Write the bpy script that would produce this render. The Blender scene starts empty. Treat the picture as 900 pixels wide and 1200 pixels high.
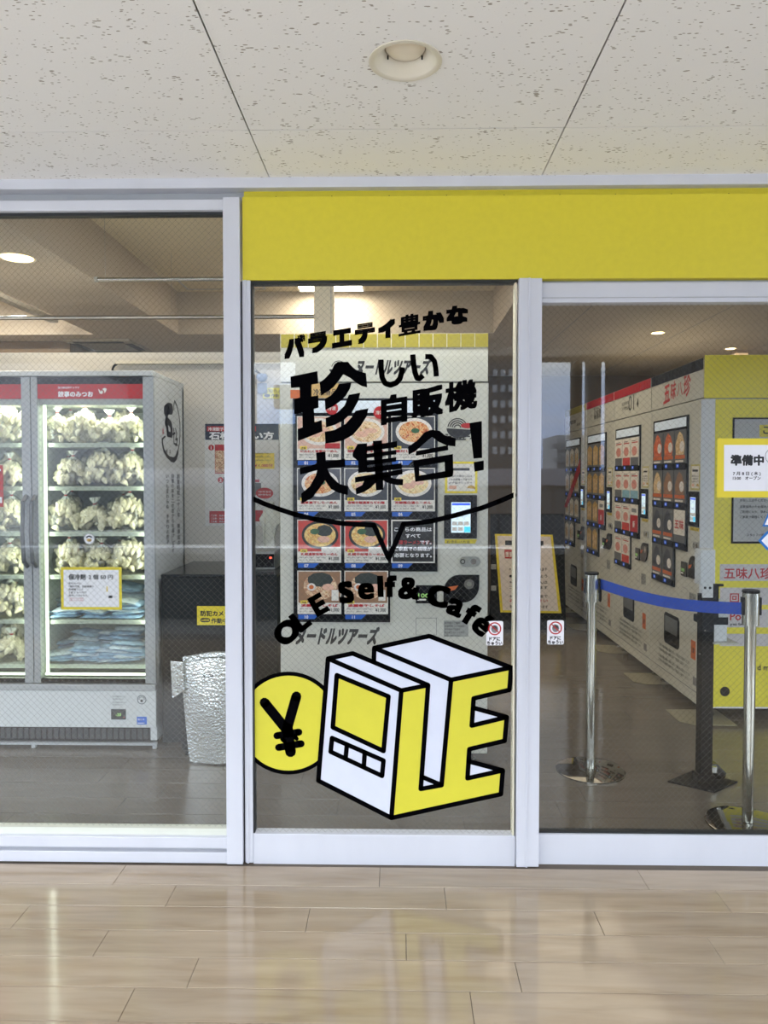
import bpy, math, random
from math import sin, cos, pi, radians
from mathutils import Vector, Matrix
random.seed(7)
sc = bpy.context.scene
C = sc.collection

# ------------------------------------------------------------------ camera, world, sun, exposure
F = 870.0                                    # focal length in pixels of the 900 x 1200 frame
CY, CZ = -2.64, 1.40
YAW = math.atan(16/F); PITCH = math.atan(25/F)      # the horizon lies at row 558, the optical axis at row 583
cam_d = bpy.data.cameras.new('camera'); cam = bpy.data.objects.new('camera', cam_d); C.objects.link(cam)
cam_d.sensor_fit = 'VERTICAL'; cam_d.sensor_height = 36.0; cam_d.lens = F/1200*36.0
cam_d.shift_y = -17/1200
cam_d.clip_start = .02; cam_d.clip_end = 500
cam.location = (0, CY, CZ); cam.rotation_euler = (pi/2-PITCH, 0, YAW)
sc.camera = cam
sc.render.resolution_x = 900; sc.render.resolution_y = 1200
sc.view_settings.view_transform = 'Standard'; sc.view_settings.look = 'None'
sc.view_settings.exposure = 1.2; sc.view_settings.gamma = 1.0; sc.view_settings.use_curve_mapping = False
sc.cycles.transparent_max_bounces = 24
sc.cycles.max_bounces = 10
sc.cycles.sample_clamp_indirect = 6.0

SKY = 2.8
w = bpy.data.worlds.new('sky'); sc.world = w; w.use_nodes = True
nt = w.node_tree; nt.nodes.clear(); N = nt.nodes.new; L = nt.links.new
tc = N('ShaderNodeTexCoord'); sx = N('ShaderNodeSeparateXYZ'); L(tc.outputs['Generated'], sx.inputs[0])
cr = N('ShaderNodeValToRGB'); L(sx.outputs['Z'], cr.inputs[0])
e = cr.color_ramp.elements
e[0].position = 0.0; e[0].color = (.44, .54, .74, 1)
e[1].position = 1.0; e[1].color = (1.9, 2.0, 2.15, 1)
for p, c in ((.03, (.26, .43, .84, 1)), (.09, (.36, .56, .98, 1)), (.15, (.86, .93, 1.0, 1)), (.4, (1.1, 1.2, 1.35, 1))):
    q = e.new(p); q.color = c
mpn = N('ShaderNodeMapping'); mpn.inputs['Scale'].default_value = (2.2, 2.2, 8); L(tc.outputs['Generated'], mpn.inputs[0])
nz = N('ShaderNodeTexNoise'); nz.inputs['Scale'].default_value = 1.6; nz.inputs['Detail'].default_value = 5; L(mpn.outputs[0], nz.inputs[0])
r2 = N('ShaderNodeValToRGB'); L(nz.outputs['Fac'], r2.inputs[0])
r2.color_ramp.elements[0].position = .42; r2.color_ramp.elements[0].color = (0, 0, 0, 1)
r2.color_ramp.elements[1].position = .66; r2.color_ramp.elements[1].color = (.5, .5, .5, 1)
mx = N('ShaderNodeMixRGB'); L(r2.outputs[0], mx.inputs[0]); L(cr.outputs[0], mx.inputs[1]); mx.inputs[2].default_value = (1.0, 1.02, 1.06, 1)
bg = N('ShaderNodeBackground'); L(mx.outputs[0], bg.inputs[0]); bg.inputs[1].default_value = SKY
ow = N('ShaderNodeOutputWorld'); L(bg.outputs[0], ow.inputs[0])

def area(name, loc, rot, sxy, power, col):
    d = bpy.data.lights.new(name, 'AREA'); d.shape = 'RECTANGLE'; d.size, d.size_y = sxy; d.energy = power; d.color = col
    o = bpy.data.objects.new(name, d); o.location = loc; o.rotation_euler = rot; C.objects.link(o); return o
WARM = (1, .86, .66); NEUT = (1, .93, .82)
area('front_fill_light', (-.10, .52, 2.775), (0, 0, 0), (.9, .34), 10, (.96, .98, 1))  # unseen fill added above the door to brighten the middle machine's front
area('panel_light', (-.50, 2.88, 2.775), (0, 0, 0), (.44, .26), 6, WARM)
area('coffer_light', (-3.1, 2.2, 2.72), (0, 0, 0), (1.1, .12), 32, NEUT)
area('aisle_light', (1.15, 3.2, 2.47), (0, 0, 0), (1.6, 1.6), 7, WARM)
area('far_light', (2.86, 3.74, 2.47), (0, 0, 0), (1.2, 1.2), 7, WARM)
area('left_light', (-1.92, 1.10, 2.49), (0, 0, 0), (.5, .5), 3, WARM)

# ------------------------------------------------------------------ measuring the photograph
cyw, syw, cpt, spt = cos(YAW), sin(YAW), cos(PITCH), sin(PITCH)
def W(px, py, Y=0.0):
    """world point on the plane y = Y seen at pixel (px, py) of the photograph"""
    a, b = (px-450)/F, -(py-583)/F
    dy, dz = cpt + b*spt, b*cpt - spt          # after pitch: forward, up
    x, y = a*cyw - dy*syw, a*syw + dy*cyw
    t = (Y-CY)/y
    return Vector((t*x, Y, CZ+t*dz))
def WZ(px, py, z=0.0):
    a, b = (px-450)/F, -(py-583)/F
    dy, dz = cpt + b*spt, b*cpt - spt
    x, y = a*cyw - dy*syw, a*syw + dy*cyw
    t = (z-CZ)/dz
    return Vector((t*x, CY+t*y, z))

# ------------------------------------------------------------------ materials
def lin(c):
    return tuple(((v/255+.055)/1.055)**2.4 if v/255 > .04045 else v/255/12.92 for v in c)+(1,)
MATS = {}
def mat(name, rgb, rough=.5, metal=0, emit=0, var=0, vscale=20, bump=0, bscale=60, spec=.5, stretch=(1, 1, 1), coat=0, emc=None):
    if name in MATS: return MATS[name]
    m = bpy.data.materials.new(name); m.use_nodes = True; t = m.node_tree; b = t.nodes['Principled BSDF']
    col = lin(rgb); b.inputs['Base Color'].default_value = col
    b.inputs['Roughness'].default_value = rough; b.inputs['Metallic'].default_value = metal
    b.inputs['Specular IOR Level'].default_value = spec; b.inputs['Coat Weight'].default_value = coat
    if emit: b.inputs['Emission Color'].default_value = lin(emc) if emc else col; b.inputs['Emission Strength'].default_value = emit
    g = t.nodes.new('ShaderNodeNewGeometry'); mp = t.nodes.new('ShaderNodeMapping'); mp.inputs['Scale'].default_value = stretch
    t.links.new(g.outputs['Position'], mp.inputs[0])
    n = t.nodes.new('ShaderNodeTexNoise'); n.inputs['Scale'].default_value = vscale; n.inputs['Detail'].default_value = 4
    t.links.new(mp.outputs[0], n.inputs['Vector'])
    v = max(var, .02)
    r = t.nodes.new('ShaderNodeMapRange'); r.inputs['From Min'].default_value = .3; r.inputs['From Max'].default_value = .7
    r.inputs['To Min'].default_value = 1-v; r.inputs['To Max'].default_value = 1+v
    t.links.new(n.outputs['Fac'], r.inputs['Value'])
    x = t.nodes.new('ShaderNodeMixRGB'); x.blend_type = 'MULTIPLY'; x.inputs[0].default_value = 1; x.inputs[1].default_value = col
    t.links.new(r.outputs[0], x.inputs[2]); t.links.new(x.outputs[0], b.inputs['Base Color'])
    if bump:
        n2 = t.nodes.new('ShaderNodeTexNoise'); n2.inputs['Scale'].default_value = bscale; n2.inputs['Detail'].default_value = 3
        t.links.new(mp.outputs[0], n2.inputs['Vector'])
        bp = t.nodes.new('ShaderNodeBump'); bp.inputs['Strength'].default_value = bump; bp.inputs['Distance'].default_value = .004
        t.links.new(n2.outputs['Fac'], bp.inputs['Height']); t.links.new(bp.outputs[0], b.inputs['Normal'])
    MATS[name] = m; return m
def glassy(name, refl=.055, tint=(1, 1, 1), rough=0.0, ior=1.5):
    m = bpy.data.materials.new(name); m.use_nodes = True; t = m.node_tree; t.nodes.clear(); n = t.nodes.new; l = t.links.new
    tr = n('ShaderNodeBsdfTransparent'); tr.inputs[0].default_value = tint+(1,)
    gl = n('ShaderNodeBsdfGlossy'); gl.inputs['Roughness'].default_value = rough
    f0 = ((ior-1)/(ior+1))**2+refl                         # Schlick's curve, the same from either face of the pane
    lw = n('ShaderNodeLayerWeight'); lw.inputs[0].default_value = .5
    pw = n('ShaderNodeMath'); pw.operation = 'POWER'; pw.inputs[1].default_value = 5; l(lw.outputs['Facing'], pw.inputs[0])
    ad = n('ShaderNodeMath'); ad.operation = 'MULTIPLY_ADD'; ad.use_clamp = True; ad.inputs[1].default_value = 1-f0; ad.inputs[2].default_value = f0; l(pw.outputs[0], ad.inputs[0])
    mx = n('ShaderNodeMixShader'); l(ad.outputs[0], mx.inputs[0]); l(tr.outputs[0], mx.inputs[1]); l(gl.outputs[0], mx.inputs[2])
    o = n('ShaderNodeOutputMaterial'); l(mx.outputs[0], o.inputs[0]); MATS[name] = m; return m
GLASS = glassy('window_glass', .0, (.982, .99, .986))
PANE = glassy('cabinet_glass', .0, (.96, .97, .97))
FILM = glassy('plastic_film', .05, (.95, .95, .93), .25, 1.3)

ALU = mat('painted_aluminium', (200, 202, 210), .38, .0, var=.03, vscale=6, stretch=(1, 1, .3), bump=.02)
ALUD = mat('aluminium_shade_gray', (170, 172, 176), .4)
DARK = mat('black_gasket_shadow', (28, 32, 34), .6)
YEL = mat('yellow_sheet', (208, 194, 46), .42, var=.03, vscale=40)
WHITE = mat('white_paper', (236, 236, 240), .7)
VBLACK = mat('black_vinyl', (6, 6, 8), .6, spec=.0)
VWHITE = mat('white_vinyl', (208, 212, 226), .4)
VYEL = mat('yellow_vinyl', (208, 200, 58), .4)
SIGNY = mat('sign_yellow', (228, 208, 50), .6)
RED = mat('print_red', (180, 24, 32), .5)
NAVY = mat('print_navy', (22, 32, 56), .5)
BLUE = mat('print_blue', (24, 92, 190), .4)
INK = mat('print_black', (22, 22, 26), .6)
INKG = mat('print_gray', (124, 124, 126), .6)
BODY = mat('machine_white_steel', (196, 196, 186), .35, var=.02)
BODYG = mat('machine_gray_trim', (150, 152, 148), .4)
BLK = mat('gloss_black_plastic', (12, 14, 20), .12, spec=.3)
MBLK = mat('matte_black', (22, 23, 25), .6, spec=.12)
STEEL = mat('brushed_steel', (204, 206, 200), .17, 1.0)
CHROME = mat('chrome_rail', (176, 176, 174), .22, 1.0)
WIRE = mat('glass_wire', (84, 84, 78), .6)
CREAM = mat('cream_plaster', (212, 200, 172), .8, var=.03, vscale=3)
SOFFIT = mat('soffit_gray', (176, 164, 148), .8, var=.04, vscale=2)
WALLP = mat('partition_white', (206, 202, 194), .6, var=.02)
SKINM = mat('hand_print', (200, 190, 180), .6)

# ------------------------------------------------------------------ mesh builder
_G = {}
def glyphs(s, bold=0.0, res=3):
    if bold > 0:                                          # heavier weight: the outline swept round a small circle
        V, Fs = glyphs(s, 0.0, res); r = bold*1.15; n = 12 if res >= 4 else 4 if r < .04 else 8; V2 = []; F2 = []
        ring = [(1, 1), (1, 0), (1, -1), (0, -1), (-1, -1), (-1, 0), (-1, 1), (0, 1)] if res >= 4 else [(cos(2*pi*(i+.5)/n), sin(2*pi*(i+.5)/n)) for i in range(n)]
        if res >= 4: r *= .9
        for i, (ca, sa) in enumerate(ring):
            b0 = len(V2)
            V2 += [(x+r*ca, y+r*sa, i*3e-5) for x, y, _ in V]; F2 += [tuple(j+b0 for j in f) for f in Fs]
        return V2, F2
    k = (s, bold, res)
    if k in _G: return _G[k]
    c = bpy.data.curves.new('t', 'FONT'); c.body = s; c.resolution_u = res; c.offset = bold
    o = bpy.data.objects.new('t', c); C.objects.link(o)
    me = bpy.data.meshes.new_from_object(o.evaluated_get(bpy.context.evaluated_depsgraph_get()))
    r = ([(v.co.x, v.co.y, 0.0) for v in me.vertices], [tuple(p.vertices) for p in me.polygons])
    bpy.data.objects.remove(o); bpy.data.curves.remove(c); bpy.data.meshes.remove(me)
    _G[k] = r; return r
def plane(o, u, v, n=None):
    o, u, v = Vector(o), Vector(u), Vector(v); n = Vector(n) if n is not None else u.cross(v)
    return lambda x, y, z=0.0: o+u*x+v*y+n*z
ID = lambda x, y, z=0.0: Vector((x, y, z))
FRONT = lambda Y: (lambda x, y, z=0.0: Vector((x, Y-z, y)))       # a sheet facing the street, z out of it
class G:
    def __init__(s): s.v = []; s.f = []; s.m = []; s.mats = []
    def mi(s, m):
        if m not in s.mats: s.mats.append(m)
        return s.mats.index(m)
    def add(s, vs, fs, m):
        b = len(s.v); s.v += [Vector(p) for p in vs]; k = s.mi(m)
        for f in fs: s.f.append([i+b for i in f]); s.m.append(k)
        return s
    def box(s, x0, x1, y0, y1, z0, z1, m):
        vs = [(x, y, z) for x in (x0, x1) for y in (y0, y1) for z in (z0, z1)]
        return s.add(vs, [(0, 1, 3, 2), (4, 6, 7, 5), (0, 4, 5, 1), (2, 3, 7, 6), (0, 2, 6, 4), (1, 5, 7, 3)], m)
    def prism(s, pts, z0, z1, m, fn=ID, mside=None):
        n = len(pts); vs = [fn(x, y, z0) for x, y in pts]+[fn(x, y, z1) for x, y in pts]
        s.add(vs, [list(range(n))[::-1], list(range(n, 2*n))], m)
        b = len(s.v)-2*n; k = s.mi(mside or m)
        for i in range(n): s.f.append([b+i, b+(i+1) % n, b+n+(i+1) % n, b+n+i]); s.m.append(k)
        return s
    def flat(s, pts, m, fn=ID, z=0.0): return s.add([fn(x, y, z) for x, y in pts], [list(range(len(pts)))], m)
    def rect(s, x0, x1, y0, y1, m, fn=ID, z=0.0): return s.flat([(x0, y0), (x1, y0), (x1, y1), (x0, y1)], m, fn, z)
    def disc(s, x, y, rx, m, fn=ID, z=0.0, ry=None, n=20, a0=0, a1=2*pi):
        ry = ry or rx; return s.flat([(x+rx*cos(a0+(a1-a0)*i/n), y+ry*sin(a0+(a1-a0)*i/n)) for i in range(n)], m, fn, z)
    def ring(s, x, y, r0, r1, m, fn=ID, z=0.0, n=40, a0=0.0, a1=2*pi):
        full = abs(a1-a0-2*pi) < 1e-6; k = n if full else n+1
        vs = [fn(x+r*cos(a0+(a1-a0)*i/n), y+r*sin(a0+(a1-a0)*i/n), z) for i in range(k) for r in (r0, r1)]
        return s.add(vs, [(2*i, 2*i+1, 2*((i+1) % k)+1, 2*((i+1) % k)) for i in range(n)], m)
    def stroke(s, pts, wd, m, fn=ID, z=0.0, closed=False, caps=True):
        P = [Vector(p) for p in pts]; n = len(P)
        for i in range(n if closed else n-1):
            a, b = P[i], P[(i+1) % n]; d = (b-a)
            if d.length < 1e-9: continue
            d.normalize(); q = Vector((-d.y, d.x))*wd/2
            s.flat([a+q, a-q, b-q, b+q], m, fn, z)
        for i, p in enumerate(P):
            if closed or caps or 0 < i < n-1: s.disc(p.x, p.y, wd/2, m, fn, z, n=10)
        return s
    def text(s, t, x, y, h, m, fn=ID, z=0.0, bold=.01, fit=None, align='l', res=2, vertical=False):
        if vertical:
            for i, ch in enumerate(t):
                if ch != ' ': s.text(ch, x, y-i*h*1.08, h, m, fn, z, bold, res=res)
            return s
        V, Fs = glyphs(t, bold, res)
        if not V: return s
        x0, x1 = min(p[0] for p in V), max(p[0] for p in V)
        k = h; kx = fit/(x1-x0) if fit else k
        off = {'l': 0, 'c': -(x1-x0)/2*kx, 'r': -(x1-x0)*kx}[align]
        return s.add([fn(x+off+(p[0]-x0)*kx, y+p[1]*k, z+p[2]) for p in V], Fs, m)
    def glyph(s, ch, quad, m, fn=ID, z=0.0, bold=.03, res=5):
        """one character stretched onto quad (top-left, top-right, bottom-right, bottom-left)"""
        V, Fs = glyphs(ch, bold, res); xs = [p[0] for p in V]; ys = [p[1] for p in V]
        x0, x1, y0, y1 = min(xs), max(xs), min(ys), max(ys); tl, tr, br, bl = [Vector(q) for q in quad]
        out = []
        for p in V:
            a, b = (p[0]-x0)/(x1-x0), (p[1]-y0)/(y1-y0)
            q = (tl*(1-a)+tr*a)*b+(bl*(1-a)+br*a)*(1-b); out.append(fn(q.x, q.y, z+p[2]))
        return s.add(out, Fs, m)
    def cyl(s, a, b, r, m, n=16, r1=None, caps=True):
        a, b = Vector(a), Vector(b); d = (b-a).normalized(); r1 = r if r1 is None else r1
        u = d.orthogonal().normalized(); v = d.cross(u)
        vs = [a+(u*cos(2*pi*i/n)+v*sin(2*pi*i/n))*r for i in range(n)]+[b+(u*cos(2*pi*i/n)+v*sin(2*pi*i/n))*r1 for i in range(n)]
        fs = [(i, (i+1) % n, n+(i+1) % n, n+i) for i in range(n)]
        if caps: fs += [list(range(n))[::-1], list(range(n, 2*n))]
        return s.add(vs, fs, m)
    def lathe(s, prof, c, m, n=32, axis='z'):
        c = Vector(c); vs = []
        for r, z in prof:
            for i in range(n): vs.append(c+Vector((r*cos(2*pi*i/n), r*sin(2*pi*i/n), z)))
        fs = [(k*n+i, k*n+(i+1) % n, (k+1)*n+(i+1) % n, (k+1)*n+i) for k in range(len(prof)-1) for i in range(n)]
        return s.add(vs, fs, m)
    def tube(s, pts, r, m, n=8):
        for a, b in zip(pts, pts[1:]): s.cyl(a, b, r, m, n)
        return s
    def build(s, name, parent=None, origin=None, smooth=False, bevel=0, kind=None, label=None):
        off = Vector(origin) if origin is not None else Vector((0, 0, 0))
        if parent is not None and origin is None:
            p = parent
            while p is not None: off = off+Vector(p.location); p = p.parent
            r_ = parent
            while r_.parent is not None: r_ = r_.parent
            if r_.get('_local'): off = Vector((0, 0, 0))
        me = bpy.data.meshes.new(name); me.from_pydata([tuple(p-off) for p in s.v], [], s.f)
        for m in s.mats: me.materials.append(m)
        me.polygons.foreach_set('material_index', s.m)
        if smooth: me.polygons.foreach_set('use_smooth', [True]*len(me.polygons))
        me.update(); me.validate()
        if smooth: me.set_sharp_from_angle(angle=radians(42))
        o = bpy.data.objects.new(name, me); C.objects.link(o)
        if parent is not None: o.parent = parent
        else: o.location = off
        if bevel:
            b = o.modifiers.new('bevel', 'BEVEL'); b.width = bevel; b.segments = 2; b.limit_method = 'ANGLE'; b.angle_limit = radians(50)
        if kind: o['kind'] = kind
        if label: o['label'] = label
        return o
def tag(o, label, cat, group=None, kind=None):
    o['label'] = label; o['category'] = cat
    if group: o['group'] = group
    if kind: o['kind'] = kind
    return o
def thing(name, label, cat, loc=(0, 0, 0), group=None, local=False, rz=0.0):
    o = bpy.data.objects.new(name, None); o.empty_display_size = .1; C.objects.link(o); o.location = loc; o.rotation_euler = (0, 0, rz)
    if local: o['_local'] = 1
    return tag(o, label, cat, group)
def struct(g, name, parent=None, **k):
    return g.build(name, parent, kind='structure', **k) if parent is None else g.build(name, parent, **k)
def copy_tree(o, parent=None):
    c = o.copy(); C.objects.link(c)
    if parent is not None: c.parent = parent
    for ch in o.children: copy_tree(ch, c)
    return c
def B(*a): return G().box(*a)

# ================================================================== THE FRONT OF THE SHOP
def X0(px, py=600, Y=0.0): return W(px, py, Y).x
def Z0(py, px=450, Y=0.0): return W(px, py, Y).z
ZC = 2.45                                                # underside of the outside ceiling
# ---- outside floor planks
FLO = mat('outside_floor_joint', (92, 82, 72), .8)
def plank_mat(name, rgb, rough, var=.10):
    m = mat(name, rgb, rough, var=var, vscale=5, stretch=(.55, 5, 1), bump=.03, bscale=25)
    t = m.node_tree; b = t.nodes['Principled BSDF']
    oi = t.nodes.new('ShaderNodeObjectInfo'); mr = t.nodes.new('ShaderNodeMapRange'); mr.inputs['To Min'].default_value = .94; mr.inputs['To Max'].default_value = 1.05
    t.links.new(oi.outputs['Random'], mr.inputs['Value'])
    src = b.inputs['Base Color'].links[0].from_socket
    x = t.nodes.new('ShaderNodeMixRGB'); x.blend_type = 'MULTIPLY'; x.inputs[0].default_value = 1
    t.links.new(src, x.inputs[1]); t.links.new(mr.outputs[0], x.inputs[2])
    g = t.nodes.new('ShaderNodeNewGeometry'); mp = t.nodes.new('ShaderNodeMapping'); mp.inputs['Scale'].default_value = (1.1, 9, 1)
    t.links.new(g.outputs['Position'], mp.inputs[0])
    n = t.nodes.new('ShaderNodeTexNoise'); n.inputs['Scale'].default_value = 2.2; n.inputs['Detail'].default_value = 9; n.inputs['Distortion'].default_value = .5
    t.links.new(mp.outputs[0], n.inputs['Vector'])
    rr = t.nodes.new('ShaderNodeValToRGB'); t.links.new(n.outputs['Fac'], rr.inputs[0])
    rr.color_ramp.elements[0].position = .30; rr.color_ramp.elements[0].color = (.84, .80, .75, 1) if rough < .2 else (.95, .94, .93, 1)
    rr.color_ramp.elements[1].position = .55; rr.color_ramp.elements[1].color = (1, 1, 1, 1)
    y = t.nodes.new('ShaderNodeMixRGB'); y.blend_type = 'MULTIPLY'; y.inputs[0].default_value = 1
    t.links.new(x.outputs[0], y.inputs[1]); t.links.new(rr.outputs[0], y.inputs[2]); t.links.new(y.outputs[0], b.inputs['Base Color'])
    rg = t.nodes.new('ShaderNodeMapRange'); rg.inputs['To Min'].default_value = rough*.9; rg.inputs['To Max'].default_value = rough*1.12
    t.links.new(n.outputs['Fac'], rg.inputs['Value']); t.links.new(rg.outputs[0], b.inputs['Roughness'])
    return m
PLK = plank_mat('beige_floor_plank', (166, 150, 130), .09)
IPLK = plank_mat('interior_floor_plank', (98, 91, 82), .2, .04)
floor = struct(B(-6, 6.5, -3.84, .02, -.12, -.005, FLO), 'floor_outside')
def planks(parent, rows, y1, pitch, length, offs, xa, xb, m, name='floor_plank', gap=.0014):
    src = None
    for r in range(rows):
        ya = y1-(r+1)*pitch; o = offs[r] if r < len(offs) else random.uniform(0, length)
        x = o-length*math.ceil((o-xa)/length)
        while x < xb:
            if src is None:
                src = G().box(gap/2, length-gap/2, gap, pitch-gap, -.005, 0, m).build(name, parent, origin=(0, 0, 0), bevel=.0012); p = src
            else: p = src.copy(); C.objects.link(p); p.parent = parent
            p.location = (x, ya, 0); x += length
planks(floor, 28, -.02, .1275, .915, [-.977, -.756, -.283, .026, -.577, .197, -1.17], -3.0, 3.1, PLK)

# ---- outside ceiling boards
cb = mat('fissured_ceiling_board', (196, 192, 182), .9, bump=.12, bscale=140)
t = cb.node_tree; b = t.nodes['Principled BSDF']
g = t.nodes.new('ShaderNodeNewGeometry'); mp = t.nodes.new('ShaderNodeMapping'); mp.inputs['Scale'].default_value = (50, 122, 1)
nz2 = t.nodes.new('ShaderNodeTexNoise'); nz2.inputs['Scale'].default_value = 9
t.links.new(g.outputs['Position'], nz2.inputs['Vector'])
mxv = t.nodes.new('ShaderNodeMixRGB'); mxv.blend_type = 'LINEAR_LIGHT'; mxv.inputs[0].default_value = .008
t.links.new(g.outputs['Position'], mxv.inputs[1]); t.links.new(nz2.outputs['Color'], mxv.inputs[2]); t.links.new(mxv.outputs[0], mp.inputs[0])
vo = t.nodes.new('ShaderNodeTexVoronoi'); vo.inputs['Scale'].default_value = 1.0; t.links.new(mp.outputs[0], vo.inputs['Vector'])
n3 = t.nodes.new('ShaderNodeTexNoise'); n3.inputs['Scale'].default_value = 22; n3.inputs['Detail'].default_value = 3; t.links.new(g.outputs['Position'], n3.inputs['Vector'])
thr = t.nodes.new('ShaderNodeMapRange'); thr.inputs['From Min'].default_value = .38; thr.inputs['From Max'].default_value = .72
thr.inputs['To Min'].default_value = 0; thr.inputs['To Max'].default_value = .40; t.links.new(n3.outputs['Fac'], thr.inputs['Value'])
lt = t.nodes.new('ShaderNodeMath'); lt.operation = 'LESS_THAN'; t.links.new(vo.outputs['Distance'], lt.inputs[0]); t.links.new(thr.outputs[0], lt.inputs[1])
mm = t.nodes.new('ShaderNodeMixRGB'); t.links.new(lt.outputs[0], mm.inputs[0]); mm.inputs[1].default_value = lin((232, 231, 228)); mm.inputs[2].default_value = lin((160, 154, 144))
t.links.new(mm.outputs[0], b.inputs['Base Color'])
struct(B(-6, 6.5, -3.84, .0, ZC+.08, ZC+.16, MBLK), 'ceiling_outside')
CE = bpy.data.objects['ceiling_outside']
LX, LY = -.76, None
dl = WZ(475, 71.5, ZC); LX, LY = dl.x, dl.y; LR = .088
def board(x0, x1, y0, y1, hole=None):
    gp = .0022; x0 += gp; x1 -= gp; y0 += gp; y1 -= gp; g = G()
    if hole is None: g.box(x0, x1, y0, y1, ZC, ZC+.012, cb)
    else:
        hx, hy, hr = hole; angs = sorted([2*pi*i/36 for i in range(36)]+[math.atan2(cy-hy, cx-hx) % (2*pi) for cx in (x0, x1) for cy in (y0, y1)])
        vs = []
        for a in angs:
            ca, sa = cos(a), sin(a); k = min((((x1 if ca > 0 else x0)-hx)/ca if abs(ca) > 1e-9 else 1e9), (((y1 if sa > 0 else y0)-hy)/sa if abs(sa) > 1e-9 else 1e9))
            vs += [(hx+hr*ca, hy+hr*sa, ZC), (hx+k*ca, hy+k*sa, ZC)]
        n = len(angs); g.add(vs, [(2*i, 2*i+1, 2*((i+1) % n)+1, 2*((i+1) % n)) for i in range(n)], cb)
    g.build('ceiling_board', CE)
xs = [-.452+.955*k for k in range(-5, 6)]; ys = [-.003, -.362]+[-.362-.955*k for k in range(1, 4)]+[-3.84]
for i in range(len(xs)-1):
    for j in range(len(ys)-1):
        hole = (LX, LY, LR-.004) if xs[i] < LX < xs[i+1] and ys[j+1] < LY < ys[j] else None
        board(xs[i], xs[i+1], ys[j+1], ys[j], hole)
# recessed downlight (switched off)
LAMPW = mat('lamp_white_enamel', (214, 208, 192), .35)
d = thing('recessed_downlight', 'round white recessed downlight, switched off, in the speckled outside ceiling boards', 'downlight', (LX, LY, ZC))
G().lathe([(LR-.006, ZC+.002), (LR+.004, ZC+.001), (LR+.005, ZC-.003), (LR-.003, ZC-.0045), (LR-.010, ZC-.001)], (LX, LY, 0), LAMPW, 48).build('trim_ring', d, smooth=True)
G().lathe([(LR-.010, ZC-.001), (LR-.022, ZC+.010), (LR-.036, ZC+.026), (LR-.037, ZC+.075)], (LX, LY, 0), LAMPW, 48).build('reflector', d, smooth=True)
LENS = mat('warm_frosted_lens', (240, 232, 214), .3)
G().lathe([(.0005, ZC+.017), (.03, ZC+.018), (.044, ZC+.023), (.050, ZC+.030)], (LX, LY, 0), LENS, 32).build('lamp_lens', d, smooth=True)
for a in (.5, 2.7): g = G(); g.box(LX+.049*cos(a)-.002, LX+.049*cos(a)+.002, LY+.049*sin(a)-.001, LY+.049*sin(a)+.001, ZC+.016, ZC+.026, MBLK); g.build('retaining_clip', d)
LR  # the hollow is closed above by the ceiling slab

# ---- head channel, yellow fascia
YF = 0.0
g = B(-3.4, 3.6, -.006, .05, Z0(219.5), ZC+.02, ALU); struct(g, 'trim_1', bevel=.002)
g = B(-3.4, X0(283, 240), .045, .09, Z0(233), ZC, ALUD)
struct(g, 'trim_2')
fa = thing('yellow_fascia_panel', 'plain yellow fascia panel spanning above both sliding doors', 'fascia')
G().box(X0(284, 280), 3.5, 0, .05, Z0(327.5), Z0(229.5), YEL).build('panel_sheet', fa, bevel=.0015)
G().box(X0(284, 280), 3.5, .03, .05, Z0(229.5), Z0(218), YEL).build('recessed_strip', fa)
for px in (322, 388, 456, 524, 592, 658, 724, 790, 858):
    x = X0(px, 230); G().cyl((x, .0305, Z0(226.5)), (x, .027, Z0(226.5)), .0028, MBLK, 8).build('screw', fa)

def frame_box(name, x0, x1, z0, z1, y0, y1, m=ALU, parent=None, bevel=.002): return struct(B(x0, x1, y0, y1, z0, z1, m), name, parent, bevel=bevel)
# ---- left fixed window
w1 = frame_box('window_1', -3.2, X0(263.5), Z0(244.5), Z0(232), .0, .06)
XL = X0(264)
frame_box('bottom_rail', -3.2, XL, Z0(996), Z0(983.5), .0, .06, parent=w1)
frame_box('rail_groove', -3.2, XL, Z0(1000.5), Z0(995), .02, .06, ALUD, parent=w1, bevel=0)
frame_box('sill_board', -3.2, XL, 0, Z0(1000), -.006, .06, parent=w1)
frame_box('glazing_bead', -3.2, XL, Z0(984), Z0(975.5), .018, .05, mat('pale_glazing_bead', (206, 208, 196), .6), parent=w1, bevel=0)
frame_box('top_shadow_strip', -3.2, XL, Z0(248), Z0(244), .02, .05, DARK, parent=w1, bevel=0)  # black strip stands in for the shadow under the window head
G().box(-3.2, XL+.01, .034, .038, Z0(983), Z0(245), GLASS).build('window_pane', w1)
# ---- corner post beside it
post = frame_box('trim_3', X0(264), X0(283.2), 0, Z0(231), -.012, .07)
g = G().box(X0(283.2), X0(285.2), .01, .07, 0, Z0(328), DARK); g.build('shadow_groove', post)
# ---- middle door leaf
d1 = frame_box('door_1', X0(285.2), X0(294.5), 0, Z0(327.5), .0, .05)
frame_box('door_stile_bead', X0(287.6), X0(290), 0, Z0(327.5), -.004, 0, parent=d1, bevel=.001)
frame_box('bottom_rail', X0(294.5), X0(606), Z0(1020.5), Z0(979), .004, .05, parent=d1)
frame_box('top_rail', X0(294.5), X0(606), Z0(331), Z0(327), .01, .05, DARK, parent=d1, bevel=0)
frame_box('side_gasket', X0(294.5), X0(296.3), Z0(979), Z0(331), .008, .05, DARK, parent=d1, bevel=0)
frame_box('inner_bead', X0(602.6), X0(604.6), Z0(979), Z0(331), .008, .05, mat('cream_bead', (220, 214, 190), .6), parent=d1, bevel=0)
G().box(X0(295), X0(605), .018, .022, Z0(980), Z0(330), GLASS).build('door_pane', d1)
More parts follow.
